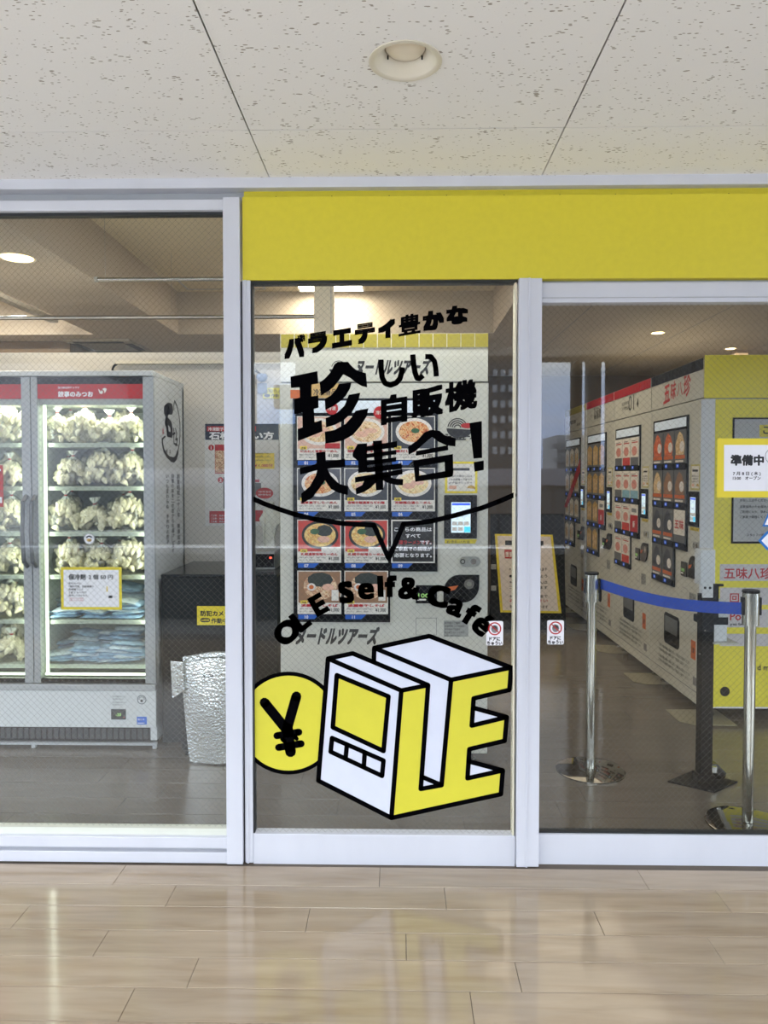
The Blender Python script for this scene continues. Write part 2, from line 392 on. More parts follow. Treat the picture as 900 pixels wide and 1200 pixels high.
# ---- mullion between the leaves
mu = frame_box('trim_4', X0(606.5), X0(619), 0, Z0(327.5), -.012, .06)
frame_box('mullion_leaf', X0(619), X0(633.3), 0, Z0(327.5), -.009, .06, parent=mu)
frame_box('mullion_ridge', X0(617.4), X0(619.4), 0, Z0(327.5), -.015, -.008, parent=mu, bevel=.0008)
# ---- right door leaf (stands a little further in)
d2 = frame_box('door_2', X0(633.3), 3.4, Z0(355.5, Y=.02), Z0(332, Y=.02), .02, .07)
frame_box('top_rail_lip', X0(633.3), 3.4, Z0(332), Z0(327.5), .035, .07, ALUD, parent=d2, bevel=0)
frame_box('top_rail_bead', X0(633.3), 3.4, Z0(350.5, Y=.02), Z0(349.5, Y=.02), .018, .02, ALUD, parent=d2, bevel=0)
frame_box('bottom_rail', X0(633.3), 3.4, Z0(1017, Y=.02), Z0(976, Y=.02), .02, .07, parent=d2)
frame_box('floor_track', X0(633.3), 3.4, .0, Z0(1017, Y=.02), .03, .07, DARK, parent=d2, bevel=0)
frame_box('bottom_gasket', X0(633.3), 3.4, Z0(976.5, Y=.02), Z0(974.5, Y=.02), .03, .06, DARK, parent=d2, bevel=0)
G().box(X0(632.5), 3.4, .042, .046, Z0(977, Y=.02), Z0(355, Y=.02), GLASS).build('door_pane', d2)
# ---- wire mesh cast into the panes: diamonds 24 mm wide
def wires(name, x0, x1, z0, z1, y, parent, p=.0238):
    g = G(); r = .00030
    for sgn in (1, -1):
        k = int((x0-(z1-z0))/p)-1
        while k*p < x1+(z1-z0):
            c = k*p                                              # x = c + sgn*(z-z0)
            za, zb = z0, z1
            if sgn > 0: za = max(z0, z0+(x0-c)); zb = min(z1, z0+(x1-c))
            else: za = max(z0, z0+(c-x1)); zb = min(z1, z0+(c-x0))
            if zb-za > .002: g.cyl((c+sgn*(za-z0), y+sgn*r, za), (c+sgn*(zb-z0), y+sgn*r, zb), r, WIRE, 4, caps=False)
            k += 1
    o = g.build(name, parent); o['kind'] = 'stuff'; return o
wires('wire_mesh', -1.75, XL, Z0(983), Z0(246), .036, w1)
wires('wire_mesh', X0(296), X0(604), Z0(979), Z0(331), .020, d1)
wires('wire_mesh', X0(633), 1.75, Z0(976, Y=.02), Z0(355, Y=.02), .044, d2)

# ================================================================== INSIDE: SHELL
struct(B(-4.2, 4.0, .03, 5.6, -.12, -.005, mat('inside_floor_joint', (70, 64, 58), .8)), 'floor_inside'); FI = bpy.data.objects['floor_inside']
planks(FI, 30, .07+30*.155, .155, .93, [], -3.0, 3.2, IPLK)
G().box(-3.2, 3.5, .03, .072, -.01, .001, ALUD).build('threshold', FI)
ZS, ZT = 2.5, 2.82
g = B(-4.2, 4.0, .02, 5.6, ZT, ZT+.05, CREAM); g.build('ceiling_inside', kind='structure'); CI = bpy.data.objects['ceiling_inside']
XA0, XA1, XB1 = W(466-276, 391, 3.1).x, W(578, 391, 3.1).x, 0
ZS = W(400, 391, 3.1).z
XA0 = W(209, 391, 3.1).x; XB1 = W(110, 391, 3.1).x
for n, (a, b_, c, d_) in {'beam_soffit': (XB1, XA0, .09, 3.1), 'lowered_ceiling': (XA1, 4.0, .09, 3.1), 'cross_soffit': (-4.2, 4.0, 3.1, 5.6), 'window_head': (-4.2, 4.0, .05, .24)}.items():
    G().box(a, b_, c, d_, ZS, ZT+.02, SOFFIT).build(n, CI)
G().box(XA1, 4.0, .24, .25, ZS-.001, ZS, SOFFIT)
struct(B(-4.25, -4.2, .02, 5.6, 0, 2.9, CREAM), 'wall_left')
struct(B(4.0, 4.05, .02, 5.6, 0, 2.9, CREAM), 'wall_right')
struct(B(-4.2, 4.0, 5.55, 5.62, 0, 2.9, mat('far_wall_brown', (96, 84, 70), .8)), 'wall_back')
# joint lines of the lowered ceiling boards at right
g = G()
for x in (1.25, 2.16, 3.07): g.box(x-.003, x+.003, .3, 5.5, ZS-.0012, ZS+.001, INKG)
g.build('ceiling_joint', CI)
# partition behind the freezer
YP = 1.75
zt = Z0(412, Y=YP)
struct(B(-4.2, W(560, 500, YP).x, YP, YP+.05, 0, zt, WALLP), 'wall_partition', bevel=.003)
p = thing('ceiling_light_panel', 'glowing square ceiling panel seen between the column and the yellow fascia', 'ceiling light', (-.50, 2.88, ZT-.02))
g = G().box(-.75, -.25, 2.72, 3.04, ZT-.018, ZT-.001, LAMPW); g.build('light_frame', p)
G().rect(-.735, -.265, 2.735, 3.025, mat('glowing_diffuser', (255, 246, 226), .5, emit=7), ID, ZT-.019).build('diffuser', p)
col = tag(struct(B(W(368, 360, 2.2).x, W(390, 360, 2.2).x, 2.2, 2.32, 0, ZT, mat('column_white', (226, 218, 200), .7)), 'trim_5'), 'white square column behind the middle vending machine', 'column')
del col['category']; del col['label']
G().box(W(387.5, 360, 2.2).x, W(388.3, 360, 2.2).x, 2.198, 2.2, 0, ZT, ALUD).build('corner_bead', col)
# access hatch in the coffer ceiling
g = G(); a = WZ(203, 329, ZT); b_ = WZ(224, 339, ZT)
hx0, hx1, hy0, hy1 = -1.60, -1.0, 2.70, 3.02
for q in ((hx0, hx1, hy0, hy0+.012), (hx0, hx1, hy1-.012, hy1), (hx0, hx0+.012, hy0, hy1), (hx1-.012, hx1, hy0, hy1)): g.box(q[0], q[1], q[2], q[3], ZT-.004, ZT, ALUD)
tag(g.build('ceiling_hatch'), 'thin grey frame of an access hatch in the cream ceiling recess', 'hatch')
# curtain rails
def rail(pa, pb, Y, r, label):
    a, b_ = W(pa[0], pa[1], Y), W(pb[0], pb[1], Y); b_.z = a.z
    t_ = thing('curtain_rail', label, 'rail', a)
    G().cyl(a, b_, r, CHROME, 12).build('rail_tube', t_, smooth=True)
    G().cyl(a-Vector((.004, 0, 0)), a+Vector((.012, 0, 0)), r*1.35, BODYG, 12).build('end_cap', t_)
    n = max(2, int((b_.x-a.x)/.8)+1)
    for i in range(n):
        x = a.x+.05+(b_.x-a.x-.1)*i/(n-1); G().cyl((x, Y, a.z), (x, Y, ZS if not XA0 < x < XA1 else ZT), .0012, BODYG, 6).build('hanger', t_)
rail((112, 327.5), (322, 327.5), 1.16, .0105, 'short chrome curtain rail hanging nearest the glass, upper of two')
rail((-120, 373), (368, 373), 2.1, .0135, 'long chrome curtain rail ending at the white column, lower of two')
# dark track in the left recess
a = W(0, 360, 1.93); b_ = W(65, 388, 2.98)
tag(G().box(-2.62, -2.56, 1.2, 2.95, ZS+.06, ZS+.09, BODYG).build('ceiling_track'), 'dark straight track running back in the brightly lit left ceiling recess', 'track')
# brown timber box over the far left
xb = W(82, 391, 3.36).x
g = G().box(-4.1, xb, 3.36, 5.2, 1.6, ZS-.005 if 1 else W(60, 391, 3.36).z, mat('brown_timber', (98, 76, 46), .6, var=.05, stretch=(1, 1, 6)))
tag(g.build('timber_bulkhead', bevel=.003), 'brown timber bulkhead showing above the white partition at far left', 'bulkhead')
# air-conditioner cassette
c0 = WZ(128, 404, ZS)
ac = thing('ceiling_air_conditioner', 'ceiling cassette air conditioner with dark slots above the freezer', 'air conditioner', (c0.x, c0.y, ZS))
G().box(c0.x-.27, c0.x+.27, c0.y-.27, c0.y+.27, ZS-.02, ZS, mat('ac_grille', (150, 142, 128), .6)).build('housing', ac, bevel=.006)
for s_ in (-1, 1):
    G().box(c0.x-.2, c0.x+.2, c0.y+s_*.22-.03, c0.y+s_*.22+.03, ZS-.023, ZS-.019, MBLK).build('air_slot', ac)
    G().box(c0.x+s_*.22-.03, c0.x+s_*.22+.03, c0.y-.16, c0.y+.16, ZS-.023, ZS-.019, MBLK).build('air_slot', ac)
def downlight(px, py, r, label, k=4):
    c = WZ(px, py, ZS); t_ = thing('lit_downlight', label, 'downlight', c)
    G().lathe([(r, ZS), (r+.012, ZS-.004), (r+.014, ZS)], (c.x, c.y, 0), LAMPW, 28).build('trim_ring', t_, smooth=True)
    G().disc(c.x, c.y, r, mat('glowing_lens', (255, 222, 160), .4, emit=5), ID, ZS-.002, n=28).build('lamp_lens', t_)
downlight(20, 302, .076, 'glowing warm downlight in the grey beam at the left edge')
downlight(771, 390, .045, 'glowing warm downlight in the ceiling in front of the machine row')
downlight(856, 408.5, .04, 'small glowing downlight left of the pillar above the yellow machine side')
struct(B(W(863, 400, 3.9).x, W(877, 400, 3.9).x, 3.9, 4.0, 0, ZS, mat('pillar_tan', (168, 146, 118), .7)), 'trim_6')
# wall mounted batten over the freezer
a, b_ = W(135, 424.5, 1.7), W(330, 424.5, 1.7)
bt = thing('wall_batten', 'white cable duct fixed along the partition above the freezer', 'cable duct', (a.x, 1.7, a.z))
G().box(a.x, b_.x, 1.70, 1.75, a.z-.009, a.z+.010, LAMPW).build('duct', bt, bevel=.003)
G().tube([(a.x+.004, 1.72, a.z-.006), (a.x-.012, 1.72, a.z-.016), (a.x-.022, 1.72, a.z-.032), (a.x-.024, 1.72, a.z-.05)], .007, MBLK).build('cable_end', bt)

# ================================================================== OUTDOORS BEHIND THE CAMERA (seen mirrored in the panes)
def R(px, D): return (px-466)/F*D
GREYC = mat('outdoor_concrete', (120, 120, 118), .8, var=.05)
DKC = mat('dark_cladding', (58, 58, 60), .7)
SCR = mat('screen_gray', (150, 152, 154), .7)
PAR = mat('parapet_gray', (84, 86, 88), .7)
ye = -3.84
struct(B(-7, 8, ye-.35, ye, ZC-.0, ZC+.9, GREYC), 'trim_canopy_edge')
def wall_px(name, pa, pb, D, m, th=.12, z0=0.0, z1=ZC+.02, label=None):
    g = B(R(pa, D), R(pb, D), -(D+CY)-th, -(D+CY), z0, z1, m); return g
screen = thing('wind_screen', 'dark slatted wind screen at the outer edge of the covered walkway, behind the camera', 'screen', (0, -4.0, 0))
edges = [690, 705.5]; 
wall_px('', 690, 705.5, 6.6, SCR).build('screen_panel', screen)
pr = [713.5, 727, 737, 750, 768, 781.5, 795.5, 811, 825, 845, 869.5, 894, 915]
for a_, b2 in zip(pr, pr[1:]): wall_px('', a_+.5, b2-.5, 6.6, SCR).build('screen_panel', screen)
struct(G().cyl((R(676, 6.9), -(6.9+CY), 0), (R(676, 6.9), -(6.9+CY), ZC+.3), .055, GREYC, 24), 'trim_pillar', smooth=True)
pf = thing('parapet', 'low walkway parapet with a pale handrail, behind the camera', 'parapet', (0, -4.4, 0))
G().box(-9, 11, -4.75, -4.65, -.9, .63, PAR).build('parapet_wall', pf)
G().box(-9, 11, -4.78, -4.60, .63, .69, mat('pale_metal', (210, 214, 220), .4)).build('handrail', pf)
G().box(-9, 11, -4.60, ye, -.3, -.02, GREYC).build('gutter', pf)
def facade(name, label, px0, px1, D, zt, depth, m, floors, m2, z0=-12):
    x0, x1 = R(px0, D), R(px1, D); y = -(D+CY)
    t_ = thing(name, label, 'building', ((x0+x1)/2, y, z0)); G().box(x0, x1, y-depth, y, z0, zt, m).build('walls', t_)
    h = (zt-z0)/floors
    for k in range(floors): G().box(x0-.8, x1-(x1-x0)*.35, y, y+1.2, z0+k*h, z0+k*h+h*.36, m2).build('balcony', t_)
    return t_
D_ = 120
zt_ = CZ+(558-510)/F*D_
facade('apartment_building', 'distant apartment block with stacked balconies, behind the camera', 652, 687, D_, zt_, 12, mat('building_gray', (150, 152, 156), .8), 9, mat('balcony_gray', (110, 114, 120), .8))
twr = facade('office_tower', 'dark building with rows of small windows, behind the camera', 573, 604, 60, CZ+150/F*60, 10, mat('tower_dark', (70, 72, 76), .7), 1, mat('tower_dark', (70, 72, 76), .7), z0=-8)
for pa, pb, lb_ in ((36, 257, 'broad dark block left of the gap in the reflected skyline, behind the camera'), (346, 572, 'broad dark block right of the gap in the reflected skyline, behind the camera')):
    facade('apartment_building', lb_, pa, pb, 34, CZ+148/F*34, 9, mat('block_dark', (74, 76, 80), .8), 3, mat('block_band', (84, 86, 90), .8), z0=-1)
facade('apartment_building', 'pale grey block at the far left of the reflected skyline, behind the camera', -500, 32, 24, CZ+147/F*24, 9, mat('block_pale', (150, 150, 154), .8), 3, mat('block_band2', (120, 120, 126), .8), z0=-1)
facade('hillside_building', 'low distant building in the gap of the reflected skyline, behind the camera', 240, 350, 90, CZ+61/F*90, 9, mat('hill_gray', (104, 112, 112), .8), 3, mat('block_band', (84, 86, 90), .8), z0=-3)
wl = mat('pale_window', (150, 154, 160), .3)
x0, x1 = R(574, 60), R(603, 60)
for i in range(3):
    for j in range(7):
        cx = x0+(x1-x0)*(.18+.32*i); cz = CZ+(138-18*j)/F*60; G().box(cx-.19, cx+.19, -57.40, -57.3, cz-.28, cz+.28, wl).build('window', twr)
lb = thing('low_roof_building', 'long low building with a grey roof across the road, behind the camera', 'building', (0, -22, -3))
G().box(-60, 70, -34, -22.4, -6, CZ+(558-541)/F*24*.55, mat('roof_gray', (126, 126, 134), .8)).build('roof_block', lb)
G().box(-60, 70, -22.4, -22.2, -6, CZ-.35, mat('lowwall', (70, 72, 76), .8)).build('base_wall', lb)
fn = thing('street_fence', 'dark barred fence beyond the walkway, behind the camera', 'fence', (0, -9.4, 0))
yf = -9.4
for z in (.78, 1.22): G().box(-2, 12, yf-.03, yf+.03, z-.03, z+.03, DKC).build('fence_rail', fn)
src = None
for i in range(48):
    x = -1+.22*i
    if src is None: src = G().box(-.02, .02, yf-.02, yf+.02, .2, 1.25, DKC).build('fence_bar', fn, origin=(0, 0, 0)); o = src; src.location = (x-fn.location.x, -fn.location.y, 0)
    else: o = src.copy(); C.objects.link(o); o.parent = fn; o.location = (x, -fn.location.y, 0)
g = B(-80, 90, -130, -4.80, -1.0, -.9, mat('road_gray', (176, 176, 172), .9)); struct(g, 'floor_street')

# ================================================================== VINYL AND POSTERS ON THE GLASS
YG = .0165                                               # just outside the middle pane (front face at .018)
def D2(p, Y=YG):
    q = W(p[0], p[1], Y); return (q.x, q.z)
def crop(ox, oy, s): return lambda *pts: [D2((ox+x/s, oy+y/s)) for x, y in pts]
GF = FRONT(YG)
# ---- headline lettering
hl = thing('headline_lettering', 'black Japanese headline lettering with a curved underline on the middle door glass', 'lettering', W(450, 600, YG))
def gl(ch, x0, y0, x1, y1, c, bold=.035, k=.17, quad=None):
    s = k*(x1-x0)
    q = quad or c((x0, y0+s), (x1, y0), (x1, y1-s), (x0, y1))
    G().glyph(ch, q, VBLACK, GF, 0, bold).build('letter', hl)
c = crop(325, 345, 7.5)
gl('バ', 60, 345, 246, 572, c, .075, .12); gl('ラ', 270, 318, 440, 525, c, .075, .15); gl('エ', 480, 288, 656, 478, c, .075, .17); gl('テ', 680, 238, 858, 445, c, .075, .15)
c = crop(435, 345, 6.43)
gl('ィ', 50, 180, 182, 338, c, .075, .12); gl('豊', 206, 135, 372, 318, c, .030, .17); gl('か', 388, 113, 550, 278, c, .075, .1); gl('な', 565, 75, 732, 234, c, .065, .1)
c = crop(330, 420, 6.923); g = G()
for P in ([(72, 148), (290, 103), (298, 203), (243, 213), (243, 308), (298, 300), (300, 400), (262, 410), (268, 518), (325, 500), (332, 592), (132, 672), (130, 572), (170, 560), (168, 440), (103, 452), (103, 328), (148, 318), (146, 235), (76, 240)],
          [(430, 50), (455, 28), (540, 28), (560, 55), (600, 90), (640, 108), (685, 120), (695, 235), (650, 225), (600, 195), (560, 160), (500, 130), (465, 180), (420, 235), (320, 303), (308, 195), (350, 165), (395, 115)],
          [(465, 207), (568, 195), (555, 245), (520, 305), (470, 352), (415, 390), (355, 418), (350, 328), (400, 300), (440, 255)],
          [(545, 295), (640, 278), (620, 350), (570, 440), (500, 505), (430, 540), (360, 560), (357, 485), (440, 450), (510, 385)],
          [(600, 425), (705, 405), (690, 470), (640, 550), (580, 620), (500, 665), (430, 682), (355, 690), (350, 595), (430, 580), (520, 530), (570, 475)]):
    g.flat(c(*P), VBLACK, GF)
g.build('letter', hl)
c = crop(335, 500, 6.43)
G().flat(c((228, 197), (298, 187), (302, 262), (445, 243), (448, 300), (312, 318), (340, 370), (400, 430), (470, 450), (466, 515), (400, 500), (340, 470), (295, 405), (265, 450), (200, 535), (120, 580), (115, 505), (180, 450), (225, 370), (236, 328), (108, 362), (103, 312), (232, 280)), VBLACK, GF).build('letter', hl)
g = G()
for P in ([(540, 130), (612, 125), (612, 340), (545, 350), (545, 260), (503, 225), (505, 195)], [(655, 108), (725, 103), (735, 475), (680, 480)],
          [(600, 150), (838, 108), (838, 155), (600, 187)], [(600, 206), (832, 175), (832, 208), (600, 238)], [(603, 260), (832, 230), (832, 262), (605, 291)],
          [(606, 309), (872, 275), (874, 318), (608, 346)], [(520, 382), (878, 320), (880, 358), (522, 422)],
          [(600, 385), (700, 370), (690, 410), (640, 460), (590, 492), (530, 512), (525, 466), (575, 440)], [(700, 380), (765, 362), (810, 390), (884, 395), (882, 442), (830, 440), (770, 425), (720, 398)]):
    g.flat(c(*P), VBLACK, GF)
g.build('letter', hl)
c = crop(430, 400, 6.0); g = G()
for P in ([(405, 640), (450, 622), (510, 628), (550, 662), (625, 680), (622, 740), (560, 732), (500, 705), (458, 672), (400, 720), (345, 770), (293, 798), (288, 742), (350, 700)],
          [(345, 772), (570, 730), (572, 765), (345, 805)],
          [(325, 838), (605, 792), (606, 840), (368, 878)], [(325, 838), (368, 870), (368, 948), (340, 988)], [(545, 842), (606, 835), (608, 930), (600, 950), (550, 955)], [(340, 988), (366, 944), (608, 902), (608, 925), (598, 948), (585, 955)]):
    g.flat(c(*P), VBLACK, GF)
g.build('letter', hl)
g = G(); g.flat(c((720, 575), (808, 560), (810, 820), (750, 825)), VBLACK, GF); g.flat(c((750, 850), (822, 838), (822, 905), (757, 917)), VBLACK, GF); g.build('letter', hl)
wp = 6.2/330
G().stroke(c((98, 128), (100, 200), (108, 258), (128, 295), (165, 308), (205, 293), (232, 262), (245, 215), (249, 182)), wp*1.05, VBLACK, GF, caps=False).build('letter', hl)
g = G().stroke(c((322, 92), (328, 160), (338, 220), (352, 258), (368, 262), (395, 238)), wp*1.05, VBLACK, GF, caps=False)
g.stroke(c((410, 108), (450, 108), (475, 140), (484, 190), (488, 247)), wp, VBLACK, GF, caps=False); g.build('letter', hl)
gl('自', 98, 358, 284, 592, c, .048, .15)
gl('販', 312, 300, 538, 550, c, .05, .17); gl('機', 548, 255, 776, 506, c, .036, .17)
P = [D2(p) for p in ((296.5, 584.5), (310, 590.5), (325, 596), (344.5, 602.5), (369, 608.5), (402, 613.5), (438, 615.5), (455.6, 654.5), (473, 614), (490, 612.8), (507, 610.5), (533, 604), (564, 595.5), (585, 587.5), (602.5, 580))]
G().stroke(P, 5.9/330, VBLACK, GF).build('underline', hl)
# ---- the arched English line
en = thing('arched_lettering', 'black lettering OLE Self & Café arched above the cube logo', 'lettering', W(450, 700, YG))
for ch, px, py, h, a, bo in (('O', 336, 740.7, 26.5, 42, .055), ('L', 352, 727, 25, 38, .055), ('E', 373.3, 708.5, 25, 29, .050), ('S', 405.5, 694.2, 26.5, 6, .055), ('e', 429, 692.8, 19.8, 2, .038), ('l', 445.8, 687.2, 25.5, 2, .055), ('f', 457.8, 687, 26, 0, .055),
                             ('&', 479.5, 689.6, 26.5, -3, .038), ('C', 513.8, 698.5, 26.5, -12, .055), ('a', 533.8, 712.2, 20.5, -22, .038), ('f', 552, 720, 26.5, -32, .055), ('é', 566, 731.5, 28, -42, .038)):
    V, Fs = glyphs(ch, bo, 5); xs_ = [p[0] for p in V]; ys_ = [p[1] for p in V]; cx, cy = (min(xs_)+max(xs_))/2, (min(ys_)+max(ys_))/2; k = h/330/(max(ys_)-min(ys_))
    o = D2((px, py)); ca, sa = cos(radians(a)), sin(radians(a))
    fn = lambda x, y, z=0: Vector((o[0]+((x-cx)*1.1*ca-(y-cy)*sa)*k, YG, o[1]+((x-cx)*1.1*sa+(y-cy)*ca)*k))
    G().add([fn(p[0], p[1]) for p in V], Fs, VBLACK).build('letter', en)
# ---- cube logo
lg = thing('cube_logo_decal', 'yellow and white cube logo decal shaped like a ticket machine with the letters LE', 'decal', W(480, 850, YG))
c = crop(360, 730, 3.6); SW = 5.6/330
g = G(); g.flat(c((283, 105), (515, 55), (860, 188), (607, 240), (567, 684), (480, 700), (487, 300), (278, 172)), VWHITE, GF, 0)
g.flat(c((702, 362), (842, 397), (694, 433)), VWHITE, GF, 0); g.flat(c((685, 588), (825, 622), (676, 655)), VWHITE, GF, 0)
g.build('white_side', lg)
G().flat(c((88, 150), (192, 128), (510, 262), (397, 285), (355, 822), (47, 665)), VWHITE, GF, .0004).build('white_front', lg)
G().flat(c((397, 285), (508, 262), (478, 702), (567, 684), (607, 240), (860, 190), (853, 282), (702, 318), (694, 433), (842, 397), (833, 497), (684, 532), (676, 655), (825, 622), (817, 722), (355, 822)), VYEL, GF, .0006).build('yellow_face', lg)
G().flat(c((125, 220), (343, 310), (322, 540), (108, 440)), VYEL, GF, .0008).build('yellow_screen', lg)
g = G(); S = lambda *p, **k: g.stroke(c(*p), SW, VBLACK, GF, .0011, **k)
S((88, 150), (397, 285), (355, 822), (47, 665), closed=True); S((88, 150), (192, 128), (510, 262), (397, 285))
S((510, 262), (479, 700), (567, 684), (607, 240)); S((487, 650), (567, 684)); S((281, 160), (283, 105), (515, 55), (860, 188), (607, 240), (283, 105))
S((860, 190), (853, 282), (702, 318), (694, 433), (842, 397), (833, 497), (684, 532), (676, 655), (825, 622), (817, 722), (355, 822))
S((702, 358), (842, 397)); S((682, 584), (825, 622))
S((125, 220), (343, 310), (322, 540), (108, 440), closed=True); S((105, 485), (322, 580), (316, 645), (99, 543), closed=True); S((168, 512), (162, 570)); S((243, 545), (239, 605))
g.build('black_outline', lg)
# ---- coin, cut off straight by the glass edge and by the cube
cn = thing('coin_decal', 'round yellow coin decal with a yen sign at the lower left of the middle glass', 'decal', W(338, 847, YG))
def coin(r, m, z, g):
    pts = []
    for i in range(73):
        a = 2*pi*i/72; x, y = 338+r*cos(a), 847.5+r*sin(a)
        x = max(x, 296.8); x = min(x, 384.3-(y-772)*.0775-1); pts.append(D2((x, y)))
    g.flat(pts, m, GF, z-.0012)
g = G(); coin(60.3, VBLACK, .0001, g); g.build('coin_rim', cn)
g = G(); coin(55.6, VYEL, .0004, g); g.build('coin_face', cn)
c = crop(280, 680, 4.5); g = G(); K = lambda p, w_: g.stroke(c(*p), w_/330, VBLACK, GF, -.0003)
K(((135, 645), (252, 790)), 12); K(((303, 612), (252, 790)), 12); K(((256, 780), (272, 905)), 13); K(((200, 820), (316, 801)), 8.6); K(((209, 882), (328, 862)), 8.6)
K(((228, 838), (240, 850)), 5); K(((296, 822), (304, 836)), 5)
g.build('yen_sign', cn)
# ---- small warning stickers
def warn(px, py, Y, label):
    o = W(px, py, Y); t_ = thing('warning_sticker', label, 'sticker', o, 'door warning stickers'); k = 1/330
    fn = lambda x, y, z=0: Vector((o.x+x*k, Y-z, o.z+y*k))
    g = G(); pts = []
    for cx, cy, a0 in ((8, 12.5, 0), (-8, 12.5, 90), (-8, -12.5, 180), (8, -12.5, 270)):
        for q in range(4): a = radians(a0+30*q); pts.append((cx+2*cos(a), cy+2*sin(a)))
    g.flat(pts, WHITE, fn); g.build('sticker_sheet', t_)
    g = G(); g.disc(0, 4.8, 4, INKG, fn, .0003, ry=4.6)
    for i in range(4): g.stroke([(-3+2*i, 5), (-2.6+1.7*i, 9.6-abs(i-1.4))], 1.3, INKG, fn, .0003)
    g.build('hand_symbol', t_)
    g = G(); g.ring(0, 5.3, 6.3, 7.8, RED, fn, .0006, 28); g.stroke([(-4.8, 10), (4.8, .6)], 1.3, RED, fn, .0006); g.build('prohibition_ring', t_)
    g = G(); g.text('ドアに', 0, -8.6, 5, INK, fn, .0004, .05, align='c', fit=13); g.text('ちゅうい', 0, -13.6, 5, INK, fn, .0004, .05, align='c', fit=18); g.build('printed_text', t_)
warn(579.7, 742, YG, 'white hand warning sticker on the middle glass, left of the wide mullion')
warn(651, 741, .0405, 'white hand warning sticker on the right glass, right of the wide mullion')
# ---- closed notice on the right glass
YR = .0405
o = W(840, 583, YR); k = 1/(F/(YR-CY)); k = (YR-CY)/F
nf = lambda x, y, z=0: Vector((o.x+x*k, YR-z, o.z+y*k))
pn = thing('opening_notice', 'white notice with yellow border reading 準備中 taped on the right door glass', 'notice', o)
G().prism([(0, 0), (105, 0), (105, 68.5), (-.3, 68.5)], 0, .0006, SIGNY, nf).build('yellow_border', pn)
G().prism([(8, 7.5), (97, 7.5), (97, 61), (7.5, 61)], .0007, .0010, WHITE, nf).build('white_sheet', pn)
g = G(); g.text('準備中', 15, 38.5, 12.6, INK, nf, .0013, .045, fit=38.5, res=3); g.text('7 月 8 日 ( 木 )', 18, 26.2, 4.6, INK, nf, .0013, .03, fit=32); g.text('13:00　オープン', 18, 20.8, 4.6, INK, nf, .0013, .03, fit=32)
g.ring(64, 48, 8.7, 9.3, INKG, nf, .0013, 30); g.stroke([(60, 46), (64, 43.5), (68, 46)], .6, INKG, nf, .0013); g.disc(61, 50, .8, INKG, nf, .0013); g.disc(67, 50, .8, INKG, nf, .0013)
g.build('printed_text', pn)
def arrow(px, py, label, cut):
    o = W(px, py, YR); t_ = thing('arrow_sticker', label, 'sticker', o); fn = lambda x, y, z=0: Vector((o.x+x*k, YR-z, o.z+y*k))
    a = [(0, 0), (10, 11), (34, 11), (34, -11), (10, -11)] if not cut else [(0, -8), (6, 7), (9, 8), (30, 8), (30, -8)]
    b_ = [(3.6, 0), (11.2, 8), (31, 8), (31, -8), (11.2, -8)] if not cut else [(2.6, -6), (7.5, 5.4), (28, 5.4), (28, -6)]
    G().flat(a, mat('sticker_blue', (24, 110, 190), .4), fn).build('blue_border', t_); G().flat(b_, WHITE, fn, .0004).build('white_field', t_)
    if not cut: G().text('自動', 12.5, -4, 11, BLUE, fn, .0008, .04).build('printed_text', t_)
    else: G().text('出', 11, -4.5, 9, BLUE, fn, .0008, .04).build('printed_text', t_)
arrow(888.5, 633.5, 'white left-pointing arrow sticker edged blue on the right glass below the notice', False)
arrow(893.5, 609, 'small blue-edged white sticker above the arrow sticker on the right glass', True)
# ---- freezer price notice lies on the freezer door (see the freezer)

# ================================================================== VENDING MACHINES
def art(name, cols, scale, dist=2.0, rough=.5):
    if name in MATS: return MATS[name]
    m = mat(name, (128, 128, 128), rough); t = m.node_tree; b = t.nodes['Principled BSDF']
    g = t.nodes.new('ShaderNodeNewGeometry'); n = t.nodes.new('ShaderNodeTexNoise'); n.inputs['Scale'].default_value = scale; n.inputs['Distortion'].default_value = dist; n.inputs['Detail'].default_value = 3
    t.links.new(g.outputs['Position'], n.inputs['Vector']); r = t.nodes.new('ShaderNodeValToRGB'); t.links.new(n.outputs['Fac'], r.inputs[0])
    el = r.color_ramp.elements
    for i, c_ in enumerate(cols):
        p = .30+.4*i/(len(cols)-1)
        if i < 2: el[i].position = p; el[i].color = lin(c_)
        else: q = el.new(p); q.color = lin(c_)
    el[1].position = .30+.4*1/(len(cols)-1)
    t.links.new(r.outputs[0], b.inputs['Base Color']); return m
BROTH = [art('creamy_noodle_print', [(150, 96, 60), (226, 190, 140), (244, 224, 190), (196, 120, 90)], 42), art('red_noodle_print', [(150, 40, 24), (214, 120, 60), (240, 206, 150), (180, 60, 40)], 40),
         art('pale_noodle_print', [(214, 190, 120), (240, 226, 180), (236, 204, 150), (180, 130, 70)], 36), art('miso_noodle_print', [(230, 190, 90), (240, 214, 140), (214, 150, 60), (236, 220, 180)], 38), art('pork_noodle_print', [(196, 140, 90), (240, 216, 180), (170, 110, 80), (236, 200, 160)], 34)]
GREEN = mat('herb_green', (50, 96, 60), .5); SEAW = mat('seaweed_dark', (44, 52, 50), .5); BOWLW = mat('bowl_white', (228, 222, 216), .4); PINK = mat('pork_pink', (226, 178, 156), .5); TAGY = mat('tag_yellow', (236, 208, 70), .5)
ORANGE = mat('orange_label', (200, 100, 44), .5); GLASSG = mat('case_gray', (96, 98, 100), .5)
TAN = mat('tan_label', (196, 160, 96), .5)
PW = mat('card_white', (226, 222, 214), .5)
SCRW = mat('screen_glow', (214, 236, 250), .3, emit=.3); SCRB = mat('screen_blue_glow', (40, 80, 220), .3, emit=.4); SCRC = mat('screen_cyan_glow', (70, 200, 240), .3, emit=.4)
HEADL = mat('header_backlit_panel', (200, 210, 220), .4, emit=.12)
KX, KZ = 1/246, 1/246
